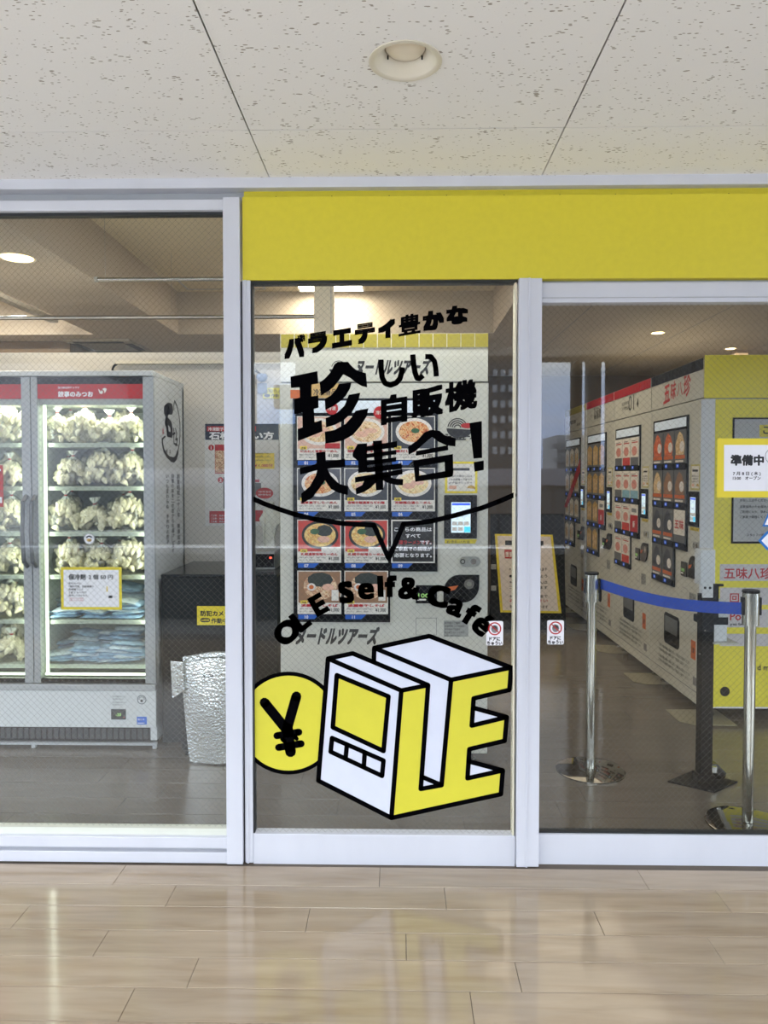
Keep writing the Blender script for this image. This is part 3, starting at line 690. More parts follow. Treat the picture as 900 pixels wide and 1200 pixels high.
def cv(px, py, sx=1.0): return ((px-328)*KX*sx, 1.4-(py-558)*KZ)
def mf(x, y, z=0.0): return Vector((x, -z, y))          # machine front: x across, y up, z towards the viewer
def slant(z0): return lambda x, y, z=0.0: mf(x+.22*(y-z0), y, z)
def ramen_card(root, c0, c1, num, sx, bgc, broth, style, title, price='¥1,000'):
    x0, z1 = cv(c0[0], c0[1], sx); x1, z0 = cv(c1[0], c1[1], sx); w_, h = x1-x0, z1-z0; g = G(); Z = .016
    g.prism([(x0, z0), (x1, z0), (x1, z1), (x0, z1)], .012, Z, PW, mf)
    if style == 'info':
        g.rect(x0+.006, x1-.006, z0+.006, z1-.006, INK, mf, Z+.0004)
        for i, (s_, m_) in enumerate((('こちらの商品は', WHITE), ('すべて', WHITE), ('冷凍ラーメンです。', RED), ('ご家庭での調理が', WHITE), ('必要となります。', WHITE))):
            g.text(s_, (x0+x1)/2, z1-h*(.26+.15*i), .021, m_, mf, Z+.0008, .03, align='c', fit=w_*(.86 if i != 1 else .34))
            if i == 2: g.text('です。', x1-w_*.08, z1-h*(.26+.15*i), .021, WHITE, mf, Z+.0010, .03, align='r', fit=w_*.26)
        return g.build('product_card', root)
    zp = z0+h*.26; g.rect(x0+.004, x1-.004, zp, z1-.004, bgc, mf, Z+.0003)
    cx, cy = x0+w_*(.52 if style != 'top' else .5), zp+(z1-zp)*.52
    if style == 'dark':
        g.disc(cx, cy, w_*.42, INK, mf, Z+.0006, ry=h*.33, n=28); g.disc(cx, cy, w_*.36, broth, mf, Z+.0009, ry=h*.27, n=28)
        g.disc(cx+w_*.1, cy+h*.10, w_*.19, SEAW, mf, Z+.0012, ry=h*.14, n=8); g.disc(cx-w_*.12, cy+h*.08, w_*.11, GREEN, mf, Z+.0014, ry=h*.07, n=9)
        g.disc(cx+w_*.08, cy-h*.1, w_*.15, PINK, mf, Z+.0014, ry=h*.08, n=9); g.rect(x1-w_*.45, x1-.004, zp, zp+h*.11, PW, mf, Z+.0016)
    elif style == 'close':
        g.disc(cx, cy, w_*.38, broth, mf, Z+.0006, ry=h*.31, n=28); g.disc(cx+.0, cy+h*.15, w_*.30, SEAW, mf, Z+.0009, ry=h*.17, n=9)
        g.disc(cx-w_*.2, cy-h*.02, w_*.10, BOWLW, mf, Z+.0012, ry=h*.09, n=14); g.disc(cx-w_*.2, cy-h*.02, w_*.055, ORANGE, mf, Z+.0014, ry=h*.05, n=12); g.disc(cx+w_*.18, cy-h*.02, w_*.14, PINK, mf, Z+.0012, ry=h*.08, n=8)
        g.rect(x1-w_*.22, x1-w_*.06, zp+h*.05, zp+h*.3, PW, mf, Z+.0016)
    else:
        g.disc(cx, cy, w_*.42, BOWLW, mf, Z+.0006, ry=h*.31, n=28); g.disc(cx, cy, w_*.35, broth, mf, Z+.0009, ry=h*.24, n=28)
        if style == 'white': g.disc(cx+w_*.03, cy+h*.02, w_*.10, GREEN, mf, Z+.0014, ry=h*.06, n=8)
        else: g.disc(cx-w_*.1, cy-h*.06, w_*.15, PINK, mf, Z+.0014, ry=h*.07, n=10); g.disc(cx+w_*.1, cy+h*.02, w_*.16, PINK, mf, Z+.0013, ry=h*.06, n=9)
        if bgc is not SEAWBG: g.rect(x1-w_*.36, x1-.004, zp, zp+h*.12, RED, mf, Z+.0016)
    g.rect(x0+w_*.07, x0+w_*.23, zp-h*.02, zp+h*.055, TAGY, mf, Z+.002); g.text('冷凍', x0+w_*.10, zp-h*.008, h*.05, INK, mf, Z+.0024, .03)
    g.text(title, x0+w_*.08, z0+h*.175, h*.065, RED, mf, Z+.0008, .04, fit=w_*.84)
    g.text('濃厚な一杯をご自宅で。冷凍便でお届け', x0+w_*.05, z0+h*.105, h*.04, INK, mf, Z+.0008, .0, fit=w_*.6, res=1); g.text('麺とスープ、具材付き。要調理', x0+w_*.05, z0+h*.045, h*.04, INK, mf, Z+.0008, .0, fit=w_*.5, res=1)
    g.text(price, x1-w_*.05, z0+h*.06, h*.11, INK, mf, Z+.0008, .02, align='r', fit=w_*.24)
    return g.build('product_card', root)
BTNB = mat('button_blue_glow', (20, 90, 210), .4, emit=.3)
SEAWBG = mat('card_slate', (58, 62, 72), .5)
def packet_card(root, x0, x1, z0, z1, kind, m1, m2):
    g = G(); Z = .016; w_, h = x1-x0, z1-z0
    g.prism([(x0, z0), (x1, z0), (x1, z1), (x0, z1)], .010, Z, GLASSG if kind != 'print' else PW, mf); cx = (x0+x1)/2
    if kind == 'pack':
        pts = [(cx-w_*.36, z0+h*.26), (cx-w_*.42, z0+h*.55), (cx-w_*.2, z0+h*.85), (cx-w_*.04, z0+h*.95), (cx+w_*.2, z0+h*.85), (cx+w_*.42, z0+h*.55), (cx+w_*.34, z0+h*.26)]
        g.flat(pts, m1, mf, Z+.0004); g.disc(cx+w_*.18, z0+h*.5, w_*.2, m2, mf, Z+.0008, ry=h*.16, n=12); g.rect(x0+w_*.06, x1-w_*.06, z0+h*.14, z0+h*.25, ORANGE, mf, Z+.0008); g.rect(x0+w_*.1, x1-w_*.2, z0+h*.04, z0+h*.1, PW, mf, Z+.0008)
    elif kind == 'print':
        g.rect(x0+.003, x1-.003, z0+.003, z0+h*.3, m1, mf, Z+.0004); g.disc(cx, z0+h*.52, w_*.4, PW, mf, Z+.0006, ry=h*.22, n=18); g.disc(cx, z0+h*.52, w_*.33, m2, mf, Z+.0009, ry=h*.17, n=18); g.rect(x0+w_*.15, x1-w_*.1, z0+h*.8, z0+h*.84, RED, mf, Z+.0006); g.rect(x0+w_*.15, x1-w_*.3, z0+h*.87, z0+h*.89, INK, mf, Z+.0006)
    elif kind == 'bag':
        g.flat([(x0+w_*.1, z0+h*.1), (x0+w_*.06, z0+h*.8), (cx, z0+h*.95), (x1-w_*.06, z0+h*.8), (x1-w_*.1, z0+h*.1)], m1, mf, Z+.0004)
        for q in (.3, .62): g.disc(x0+w_*q, z0+h*.45, w_*.12, m2, mf, Z+.0008, ry=h*.27, n=10)
    elif kind == 'shop':
        g.rect(x0, x1, z0+h*.25, z1, PW, mf, Z+.0004); g.text('五味', cx, z0+h*.45, h*.3, RED, mf, Z+.0008, .03, align='c', fit=w_*.8)
    elif kind == 'red':
        g.rect(x0, x1, z0, z1, PW, mf, Z+.0002); g.rect(x0+.003, x1-.003, z0+.003, z0+h*.62, RED, mf, Z+.0005); g.text('新', cx, z0+h*.2, h*.25, PW, mf, Z+.0009, .03, align='c'); g.rect(x0+w_*.2, x1-w_*.2, z0+h*.72, z0+h*.86, INKG, mf, Z+.0006)
    return g.build('product_card', root)
def button(root, px, py, num, sx):
    x, z = cv(px, py, sx); g = G(); w_, h = .098*sx, .021
    if not num:
        g.prism([(x-.004, z-.012), (x+.2*sx, z-.012), (x+.2*sx, z+h+.008), (x-.004, z+h+.008)], .010, .018, MBLK, mf)
        g.rect(x+.04*sx, x+.085*sx, z, z+h, BTNB, mf, .0185); g.rect(x+.052*sx, x+.072*sx, z+.006, z+h-.006, WHITE, mf, .0189)
        return g.build('selection_button', root)
    g.prism([(x, z), (x+w_*.78, z), (x+w_, z+h), (x, z+h)], .010, .018, BLUE, mf)
    if num: g.text(num, x+w_*.4, z+.003, .021, WHITE, mf, .0185, .03, align='c')
    g.build('selection_button', root)
def machine(label, loc, rz, W_, tiles, style, group=None):
    sx = W_/.995; X = lambda px: (px-328)*KX*sx; Zz = lambda py: 1.4-(py-558)*KZ
    t_ = thing('vending_machine', label, 'vending machine', loc, group, local=True, rz=rz)
    zb, zs, zt_, dp = .065, Zz(448), Zz(392), .80
    G().box(0, W_, .0, dp, zb, zs-.003, BODY).build('cabinet', t_, bevel=.006)
    hd = G().box(.006*sx, W_-.004, -.004, dp, zs+.001, zt_, BODY).build('header_box', t_, bevel=.002)
    for x in (.08, W_-.08):
        for y in (.08, dp-.08): G().cyl((x, y, .012), (x, y, zb), .018, MBLK, 12).cyl((x, y, 0), (x, y, .014), .032, CHROME, 14).build('foot', t_)
    # tile band
    n = 15; p = (W_-.01)/n; src = None
    for i in range(n):
        g = G().box(.002, p-.002, -.010, -.004, 0, .064, tiles)
        if src is None: src = g.build('tile', t_, origin=(0, 0, 0), bevel=.001); o = src
        else: o = src.copy(); C.objects.link(o)
        o.parent = t_; o.location = (.008*sx+i*p, 0, zt_-.066)
    G().box(.006, W_-.004, -.006, -.004, zt_-.068, zt_-.0005, PW).build('tile_grout', t_)
    # header artwork
    g = G(); z = .0046
    if style == 'noodle':
        g.text('ヌードルツアーズ', X(417), Zz(438.0), .078, INK, slant(Zz(438)), z, .045, fit=X(505)-X(419), res=4)
        bx, bz = X(398), Zz(432)
        for r in (.036, .028, .020): g.ring(bx, bz, r-.0035, r, INK, mf, z, 18, a0=.2, a1=pi-.2)
        g.disc(bx+.03, bz+.018, .014, RED, mf, z+.0003, ry=.006, n=8); g.disc(bx, bz-.004, .046, INK, mf, z, ry=.028, n=16, a0=pi, a1=2*pi)
    elif style == 'far': g.text('great noo', X(380), Zz(430), .07, INK, mf, z, .03); g.text('dle tour', X(470), Zz(438), .045, INK, mf, z, .02)
    elif style == 'meat':
        for i in range(3): g.text(('おにく', 'の自販', '機専科')[i], X(400), Zz(414+10*i), .045, INK, mf, z, .02, fit=.28*sx)
        g.text('和牛', X(366), Zz(428), .03, INKG, mf, z, .02)
    elif style == 'one': g.text('01', X(432), Zz(438), .17, INK, mf, z, .0); g.text('4', X(485), Zz(434), .08, INK, mf, z, .05); g.text('自動販売', X(385), Zz(424), .03, INK, mf, z, .0, fit=.2*sx); g.text('冷凍食品', X(385), Zz(433), .03, INK, mf, z, .0, fit=.2*sx); g.text('餃子専門店', X(450), Zz(413), .025, INKG, mf, z, .0)
    elif style == 'five': g.glyph('五', [(X(398), Zz(414)), (X(424), Zz(412)), (X(426), Zz(440)), (X(392), Zz(443))], RED, mf, z, .03); g.glyph('味', [(X(430), Zz(412)), (X(456), Zz(410)), (X(452), Zz(438)), (X(428), Zz(440))], RED, mf, z, .02); g.glyph('八', [(X(462), Zz(416)), (X(484), Zz(416)), (X(486), Zz(436)), (X(458), Zz(436))], RED, mf, z, .01); g.glyph('珍', [(X(490), Zz(406)), (X(522), Zz(406)), (X(516), Zz(440)), (X(490), Zz(440))], RED, mf, z, .02)
    if g.v: g.build('header_lettering', t_)
    # product window: L-shaped black bezel
    x0, x1, xm = X(344), X(513.5), X(458); z1, z0, zm = Zz(467), Zz(730), Zz(670)
    pts = [(x0, z0), (xm, z0), (xm, zm), (x1, zm), (x1, z1), (x0, z1)]
    G().prism(pts, .0, .010, BLK, mf).build('display_bezel', t_, bevel=.003)
    if style == 'noodle': G().rect(X(351), x1-.012, Zz(484), Zz(470), HEADL, mf, .0112).build('backlit_strip', t_)
    else: G().rect(X(352), x1-.02, Zz(484), Zz(470), HEADL, mf, .0112).build('backlit_strip', t_)
    cols = [(349, 400.5), (404.3, 455.5), (459.2, 510.2)]; rows = [(488, 539), (548.5, 599), (609, 659.5), (669, 720)]
    bgs = {0: (PINKBG, PINKBG, SEAWBG), 1: (SEAWBG, SEAWBG, SEAWBG), 2: (REDBG, REDBG, INK), 3: (WOODBG, WOODBG, None)}
    names = ['にんにく背脂らーめん', '味噌ちゃーしゅーめん', '鯛だしらーめん', '濃厚煮干しらーめん', '宮崎辛麺濃厚ちぢれ麺', '芳醇鶏白湯らーめん', '札幌濃厚味噌らーめん', '札幌辛味噌らーめん', '', '淡麗煮干しそば', '淡麗煮干しそば']
    num = 0
    for r, (ra, rb) in enumerate(rows):
        for q, (ca, cb_) in enumerate(cols):
            if r == 3 and q == 2: continue
            num += 1
            if style == 'noodle':
                st = ('top', 'top', 'white')[q] if r == 0 else 'white' if (r, q) == (1, 0) else 'top' if r == 1 else ('info' if q == 2 else 'dark') if r == 2 else 'close'
                ramen_card(t_, (ca, ra), (cb_, rb), num, sx, bgs[r][q], BROTH[(0, 0, 1, 1, 2, 2, 3, 3, 0, 4, 4)[num-1]], st, names[num-1])
            else:
                xa, xb_ = X(ca), X(cb_); za, zb_ = Zz(rb), Zz(ra)
                k_, a_, b2 = {'five': ('pack', (ORBAG, ORBAG, TANB)[q] if r == 0 else (TANB, WOODBG, WOODBG)[q] if r == 1 else SEAWBG, BOWLW), 'one': ('print', ((GLASSG, SIGNP, SIGNP) if r == 1 else (GLASSG, REDBG, GLASSG))[q], MEATP),
                              'meat': ('bag', GOLDB, TANB), 'far': ('bag', PW, GOLDB)}[style]
                if style == 'five' and r == 2 and q == 2: k_ = 'shop'
                if style == 'one' and r == 2 and q == 2: k_ = 'red'
                if style == 'meat' and r == 2 and q == 2: k_, a_ = 'red', RED
                packet_card(t_, xa, xb_, za, zb_, k_, a_, b2)
            button(t_, ca+1, rb+6, '%02d' % num if style == 'noodle' else '', sx)
    if style == 'noodle':
        for px, py in ((390, 479), (446, 484)): G().disc(X(px), Zz(py), .030, RED, mf, .019).text('冷凍', X(px)-.02, Zz(py)-.008, .02, PW, mf, .0195, .02).build('round_badge', t_)
        g = G(); bx, bz = X(539), Zz(502)
        for r in (.048, .038, .028, .018): g.ring(bx-.01, bz, r-.005, r, INK, mf, .0008, 18, a0=.15, a1=pi-.15)
        g.disc(bx+.035, bz+.012, .03, RED, mf, .0012, ry=.013, n=10); g.disc(bx, bz, .062, INK, mf, .0015, ry=.048, n=20, a0=pi, a1=2*pi); g.rect(bx-.03, bx+.03, bz-.056, bz-.050, INK, mf, .0015)
        g.text('ヌードルツアーズ', X(521), Zz(514.5), .032, INK, slant(Zz(514.5)), .0008, .045, fit=X(556)-X(522)); g.build('bowl_emblem', t_)
        G().text('ヌードルツアーズ', X(346), Zz(755), .088, INK, slant(Zz(755)), .0008, .048, fit=X(444)-X(348), res=4).build('front_lettering', t_)
        # tan label over the bezel
        G().prism([(X(341), Zz(467)), (X(352), Zz(467)), (X(352), Zz(457)), (X(341), Zz(457))], 0, .0006, ORANGE, mf).build('small_label', t_)
        G().prism([(X(365), Zz(466.5)), (X(398), Zz(466.5)), (X(398), Zz(449.5)), (X(365), Zz(449.5))], 0, .0006, TAN, mf).text('冷凍商品', X(368), Zz(463), .035, INK, mf, .001, .02, fit=.11).build('tan_label', t_)
    if style == 'far': G().prism([(.05, 1.08), (.17, 1.08), (.70, 1.44), (.70, 1.56)], .019, .021, RED, mf).build('red_banner', t_)
    # instruction label, payment terminal
    xl, xr = (X(522), X(560)); g = G()
    g.prism([(xl, Zz(578)), (xr, Zz(578)), (xr, Zz(541)), (xl, Zz(541))], 0, .0008, SIGNY if style == 'noodle' else mat('label_yellow_pale', (190, 180, 110), .5), mf)
    g.rect(xl+.012, xr-.012, Zz(575.5), Zz(543.5), PW, mf, .0012); g.rect((xl+xr)/2-.04, (xl+xr)/2+.04, Zz(551.5), Zz(548.5), INK, mf, .0016)
    for i, s_ in enumerate(('商品のお取出し口は', 'この自販機の下部です', '必ず保冷バッグで')): g.text(s_, xl+.018, Zz(559+4*i), .012, INK, mf, .0016, .01, fit=(xr-xl)*.72, res=1)
    g.rect(xl+.02, xl+.055, Zz(573), Zz(569), PINK, mf, .0016); g.disc(xr-.03, Zz(573), .02, GOLDB, mf, .0016, ry=.018, n=12, a0=0, a1=pi)
    g.build('instruction_label', t_)
    tm = G().box(X(521), X(559.5), -.012, 0, Zz(631), Zz(580), BLK).build('payment_terminal', t_, bevel=.004)
    g = G(); sa, sb = X(529.3), X(551.8); g.rect(sa, sb, Zz(624), Zz(588.5), SCRW, mf, .0128); g.rect(sa+.004, sb-.002, Zz(592), Zz(589.5), SCRB, mf, .0132); g.rect(sb-.03, sb-.001, Zz(623.5), Zz(617), SCRC, mf, .0132); g.text('いらっしゃい', sa+.01, Zz(606), .014, INKG, mf, .0132, 0, fit=.06)
    for i in range(3):
        for j in range(2): g.rect(sa+.004+.028*i, sa+.028+.028*i, Zz(616+6.5*j-.5), Zz(611+6.5*j), PW, mf, .0131)
    g.build('screen', tm)
    G().prism([(xl, Zz(637)), (xr-.01, Zz(637)), (xr, Zz(632)), (xl, Zz(632))], 0, .0006, SIGNY if style == 'noodle' else TAGY, mf).text('お支払い方法', xl+.01, Zz(636.5), .015, INK, mf, .0009, .01, fit=.11).build('yellow_label', t_)
    # coin return pill, bill and coin unit
    pill = []; xa, xb_, zc, rr = X(545), X(558), Zz(658), .024
    for i in range(9): a = pi/2+pi*i/8; pill.append((xa+rr*cos(a), zc+rr*sin(a)))
    for i in range(9): a = -pi/2+pi*i/8; pill.append((xb_+rr*cos(a), zc+rr*sin(a)))
    G().prism(pill, 0, .008, BODYG, mf).disc(X(555.5), zc, .014, CHROME, mf, .0085).ring(X(543), zc, .008, .012, MBLK, mf, .0085, 14).build('coin_slot', t_)
    pod = []; ax, bx, az, bz = X(520.5), X(562.5), Zz(706.5), Zz(673.5); rx, rz_ = (bx-ax)*.45, (bz-az)*.62
    for i in range(7): a = -pi/2+pi/2*i/6; pod.append((bx-rx+rx*cos(a), az+rz_+rz_*sin(a)))
    pod += [(bx, bz)]
    for i in range(7): a = pi/2+pi/2*i/6; pod.append((ax+rx+rx*cos(a), bz-rz_+rz_*sin(a)))
    pod += [(ax, az)]
    un = G().prism(pod, 0, .010, BLK, mf).build('money_unit', t_, bevel=.003)
    G().ring(X(550.5), Zz(684.5), .014, .024, CHROME, mf, .0108, 20).disc(X(550.5), Zz(684.5), .013, STEEL, mf, .0105).build('return_knob', un)
    G().flat([(X(524), Zz(694)), (X(525), Zz(688)), (X(538), Zz(686)), (X(534), Zz(691))], ORANGE, mf, .0106).build('orange_mark', un)
    dbx = G().prism([(X(488), Zz(707.5)), (X(513), Zz(707.5)), (X(513), Zz(686)), (X(488), Zz(686))], 0, .009, BLK, mf).build('credit_display', t_, bevel=.002)
    G().text('100', X(491), Zz(700.5), .028, mat('green_digits', (150, 200, 110), .4, emit=.25), mf, .0096, .01, fit=.05).rect(X(490), X(500), Zz(704), Zz(702), PW, mf, .0096).build('green_digits', dbx)
    G().ring(0, 0, 0, .0001, INKG, mf, .0004, 3) if 0 else None
    g = G(); ra_, rb_, rc, rd = X(488.5), X(512.5), Zz(745), Zz(725)
    g.stroke([(ra_, rc), (rb_, rc), (rb_, rd), (ra_, rd)], .0022, INKG, mf, .0008, closed=True); g.build('hatch_outline', t_)
    g = G(); g.rect(X(521), X(550), Zz(747), Zz(728), BODYG, mf, .0006)
    for i, s_ in enumerate(('販売者のご案内', '営業時間 二十四時間', '年中無休で営業中', '食品衛生法による表示', 'お問い合わせ窓口')): g.text(s_, X(522), Zz(732+3.7*i), .012, INK, mf, .001, 0, fit=(X(548)-X(522))*(.9 if i % 2 else .7), res=1)
    g.build('info_label', t_)
    # outlet flap and lower labels
    fx0, fx1, fz0, fz1 = W_*.33, W_*.62, .32, .52
    of = G().prism([(fx0, fz0+.02), (fx0+.02, fz0), (fx1-.02, fz0), (fx1, fz0+.02), (fx1, fz1-.02), (fx1-.02, fz1), (fx0+.02, fz1), (fx0, fz1-.02)], 0, .006, MBLK, mf).build('outlet_flap', t_, bevel=.002)
    G().rect(fx0+.02, fx1-.02, fz0+.08, fz1-.02, GLASSG, mf, .0066).build('flap_window', of)
    G().prism([(W_*.83, .32), (W_*.91, .32), (W_*.91, .43), (W_*.83, .43)], 0, .0008, ORANGE, mf).text('注意', W_*.84, .36, .035, INK, mf, .0012, .02, fit=W_*.05).build('orange_label', t_)
    g = G()
    for i in range(4): g.text('ご利用の際は画面の案内に従って商品をお選びください', W_*.2, .275-.03*(i+(i > 1)*.4), .022, INK, mf, .0006, .01, fit=W_*(.6 if i % 2 else .62), res=1)
    g.build('printed_notice', t_)
    G().rect(W_*.87, W_*.94, .17, .22, INKG, mf, .0006).build('vent_label', t_)
    G().box(0, W_, -.003, 0, .135, .138, INKG).build('kick_seam', t_)
    return t_
PINKBG = mat('card_pink', (214, 176, 160), .5); REDBG = mat('card_red', (196, 60, 50), .5); WOODBG = mat('card_wood', (150, 112, 84), .5)
ORBAG = art('orange_food_print', [(150, 60, 30), (214, 96, 50), (230, 150, 90)], 40); TANB = art('tan_food_print', [(150, 110, 70), (220, 190, 140), (236, 214, 180)], 45); SIGNP = mat('card_skyblue', (130, 176, 196), .5); MEATP = art('meat_print', [(170, 90, 80), (214, 150, 140), (196, 110, 100)], 60); GOLDB = art('gold_bag_print', [(130, 96, 40), (196, 156, 80), (230, 200, 130)], 50)
TY = mat('tile_yellow', (160, 148, 40), .4); TR = mat('tile_red', (156, 28, 36), .6, spec=.1); TB = mat('tile_navy', (14, 17, 24), .6, spec=.08)
# middle machine, squarely facing the street
YM = .90
mx0 = W(328, 620, YM).x
machine('white ramen vending machine with yellow tile band behind the middle door glass', (mx0, YM, 0), 0, .995, TY, 'noodle')
# row along the right side, facing the aisle; the nearest first
xr = 1.745; y_near = W(822, 600, 1.63).y
lab = [('five', TB, 'vending machine with dark tile band, nearest of the row behind the rope'), ('one', TR, 'vending machine with red tile band and figures 014, second of the row from the rope'),
       ('meat', TR, 'vending machine with red tile band and golden packets, third of the row from the rope'), ('far', TY, 'vending machine with yellow tile band, farthest of the row')]
for i, (st, tl, lb_) in enumerate(lab): machine(lb_, (xr, 1.63+.875*(i+1)-.003, 0), -pi/2, .868, tl, st, 'vending machines in a row')
near = [o for o in bpy.data.objects if o.name.startswith('vending_machine') and o['label'].startswith('vending machine with dark')][0]
# yellow side of the nearest machine, seen from the street (machine local x = W_ is this side)
def sf(x, y, z=0.0): return Vector((.868+z, x, y))          # local: on the side x = W_
g0 = 1.63+CY+0.0
def SP(px, py):                                            # pixel on the plane of the yellow side -> local depth, height
    q = W(px, py, 1.63); return (q.x-xr, q.z)
s = near
MYEL = mat('machine_yellow', (226, 214, 60), .45)
def srect(name, pa, pb, m, z=.002, th=.002, parent=None, **k):
    a, b_ = SP(*pa), SP(*pb); g = G().prism([(a[0], b_[1]), (b_[0], b_[1]), (b_[0], a[1]), (a[0], a[1])], z-th, z, m, sf); return g.build(name, parent or s, **k)
srect('white_corner_trim', (822, 468), (838.5, 699), mat('corner_trim_white', (206, 208, 206), .4), .004, .004)
srect('yellow_header_side', (826, 416), (1050, 466), MYEL, .006, .006); srect('yellow_side_panel', (838.5, 468), (1050, 829), MYEL, .006, .006)
srect('yellow_lower_panel', (832.5, 700), (839, 829), MYEL, .0055, .0055)
nb = srect('framed_guide', (858.5, 489.5), (960, 637), MBLK, .014, .008); srect('guide_sheet', (860, 491.5), (959, 634.5), mat('guide_gray', (176, 178, 176), .6), .0150, .0005, nb)
SD = lambda g, t, px, py, h, m, z, **k: (lambda a: g.text(t, a[0], a[1], h*.0049, m, sf, z, **k))(SP(px, py))
srect('yellow_tag', (889, 498), (940, 512), YEL, .0156, .0005, nb); g = G(); SD(g, 'ご利用', 893, 508, 11, INK, .0162, bold=.03)
for i, (py, t_) in enumerate(((583, '冷凍食品は消費期限内に必ず'), (587.5, 'お召し上がりください。返品は'), (595, '品質保持のため保冷バッグを'), (601, 'ご利用になり、早めに'), (607, 'ご家庭で調理してください'), (628, 'スタッフ一同心よりお待ちして'))): SD(g, t_, 866+(i == 5)*8, py, 3.4, RED if 0 else INK, .0158, bold=.02, res=1)
g.build('printed_text', nb)
for (py0, py1, t_, m_, h, px) in ((661, 681, '五味八珍', RED, 14, 848), (688.5, 709, '回', RED, 12, 855), (714, 735.5, 'Pobo', RED, 13, 855), (742.5, 757.5, '', RED, 10, 850)):
    o = srect('name_strip', (843.5, py0), (1000, py1), mat('strip_gray', (196, 192, 192), .5), .0075, .001)
    if t_: g = G(); SD(g, t_, px, py1-4 if t_ != 'Pobo' else py1-9, h, m_, .0082, bold=.02); (SD(g, 'great flavor', 855, py1-3, 4, INK, .0082, bold=.02) if t_ == 'Pobo' else None); g.build('strip_lettering', o)
a = SP(849, 810); G().disc(a[0], a[1], .024, MBLK, sf, .0085, n=24).ring(a[0], a[1], .023, .028, MBLK, sf, .0095, 24).build('cable_grommet', s)
g = G(); SD(g, 'd m', 887, 785, 9, INK, .0085, bold=.02); g.build('side_lettering', s)
srect('base_edge', (832, 828.5), (1050, 831), WHITE, .007, .004)
# clear floor pads below the feet of the row
PAD = mat('floor_pad_beige', (140, 134, 112), .4)
for i in range(5):
    y = 1.66+.875*i-(.03 if i else -.02); tag(G().prism([(xr-.14, y-.10), (xr-.07, y-.16), (xr+.16, y-.16), (xr+.16, y+.12), (xr-.14, y+.12)], .0005, .004, PAD, lambda x, y_, z=0: Vector((x, y_, z))).build('floor_pad'),
        ('thin beige floor pad under the near corner of the nearest row machine', 'thin beige floor pad under the joint of the first and second row machines', 'thin beige floor pad under the joint of the second and third row machines', 'thin beige floor pad under the joint of the third and fourth row machines', 'thin beige floor pad under the far corner of the farthest row machine')[i], 'floor pad', 'floor pads under the machines')

# ================================================================== UPRIGHT FREEZER
YF2 = 1.11
def FZ(px, py, Y=YF2): q = W(px, py, Y); return q.x, q.z
fr_x1 = FZ(182, 700)[0]; fr_x0 = fr_x1-1.28; FD = .53
def zf(py): return FZ(100, py)[1]
def xf(px): return FZ(px, 620)[0]
FRW = mat('freezer_white', (196, 200, 200), .4); LINER = mat('freezer_liner', (178, 186, 176), .45); FRS = mat('freezer_stile_gray', (164, 168, 170), .35, .2)
LEDM = mat('led_strip', (240, 255, 226), .4, emit=1.2); SHELF = mat('shelf_white', (168, 176, 162), .5)
fz = thing('upright_freezer', 'tall white two-door glass freezer at the left, filled with bagged dumplings', 'freezer', ((fr_x0+fr_x1)/2, YF2, 0))
yb = YF2+FD; zc0, zc1 = zf(801), zf(441)
G().box(fr_x0, fr_x1, YF2-.01, yb, zf(441), zf(434.5), FRW).build('top_cover', fz, bevel=.004)
G().box(fr_x1-.035, fr_x1, YF2+.01, yb, zf(868), zf(441), FRW).build('side_panel', fz, bevel=.003)
G().box(fr_x0, fr_x0+.035, YF2+.01, yb, zf(868), zf(441), FRW).build('side_panel', fz)
G().box(fr_x0, fr_x1, yb-.03, yb, zf(868), zf(441), LINER).build('back_panel', fz)
G().box(fr_x0+.036, fr_x1-.036, YF2+.03, yb-.031, zc0-.03, zc0, LINER).build('inner_floor', fz)
G().box(fr_x0+.036, fr_x1-.036, YF2+.03, yb-.031, zf(474), zf(441)-.001, LINER).build('light_canopy', fz)
G().box(fr_x1-.012, fr_x1, YF2-.004, YF2+.012, zf(801), zf(441), FRS).build('front_corner', fz)
G().box(fr_x0, fr_x1, YF2-.012, YF2+.06, zf(809), zf(801.5), FRS).build('front_ledge', fz, bevel=.004)
mp_ = G().box(fr_x0, fr_x1, YF2-.005, yb, zf(852), zf(809), FRW).build('machine_panel', fz, bevel=.003)
G().box(fr_x0, fr_x1-.002, YF2+.02, yb, zf(870), zf(852), MBLK).build('grille_box', fz)
for i in range(38):
    x = fr_x1-.03-.031*i; G().box(x-.011, x+.011, YF2+.014, YF2+.02, zf(867), zf(855), mat('grille_slat', (40, 44, 48), .4)).build('grille_slat', fz)
G().box(fr_x0, fr_x1, YF2, YF2+.02, zf(873.2), zf(870.4), FRS).build('base_rail', fz)
for x in (fr_x1-.012, fr_x0+.02, (fr_x0+fr_x1)/2):
    for y in (YF2+.012, yb-.04): G().box(x-.010, x+.010, y-.01, y+.01, 0, zf(870), FRS).build('foot', fz)
# small marks on the lower panel
fp = FRONT(YF2-.0055); pf_ = lambda px, py: FZ(px, py, YF2-.006)
g = G()
for i, (py, w_) in enumerate(((817, .07), (820, .06), (824, .075), (826.5, .05))): a = pf_(132, py); g.text('取扱注意事項をお読みください', a[0], a[1], .009, INKG, fp, 0, .01, fit=w_, res=1)
g.build('printed_notice', mp_)
a = pf_(166, 820); g = G().ring(a[0], a[1], .020, .0235, NAVY, fp, 0, 28).disc(a[0], a[1]-.006, .007, INK, fp, 0, n=10)
for q in range(5): g.disc(a[0]+.013*cos(pi*q/4), a[1]+.003+.011*sin(pi*q/4), .0032, INK, fp, .0002, n=8)
g.build('round_emblem', mp_)
a, b_ = pf_(130.5, 843), pf_(147.5, 831); ds = G().prism([(a[0], a[1]), (b_[0], a[1]), (b_[0], b_[1]), (a[0], b_[1])], 0, .003, BLK, fp).build('thermometer_display', mp_)
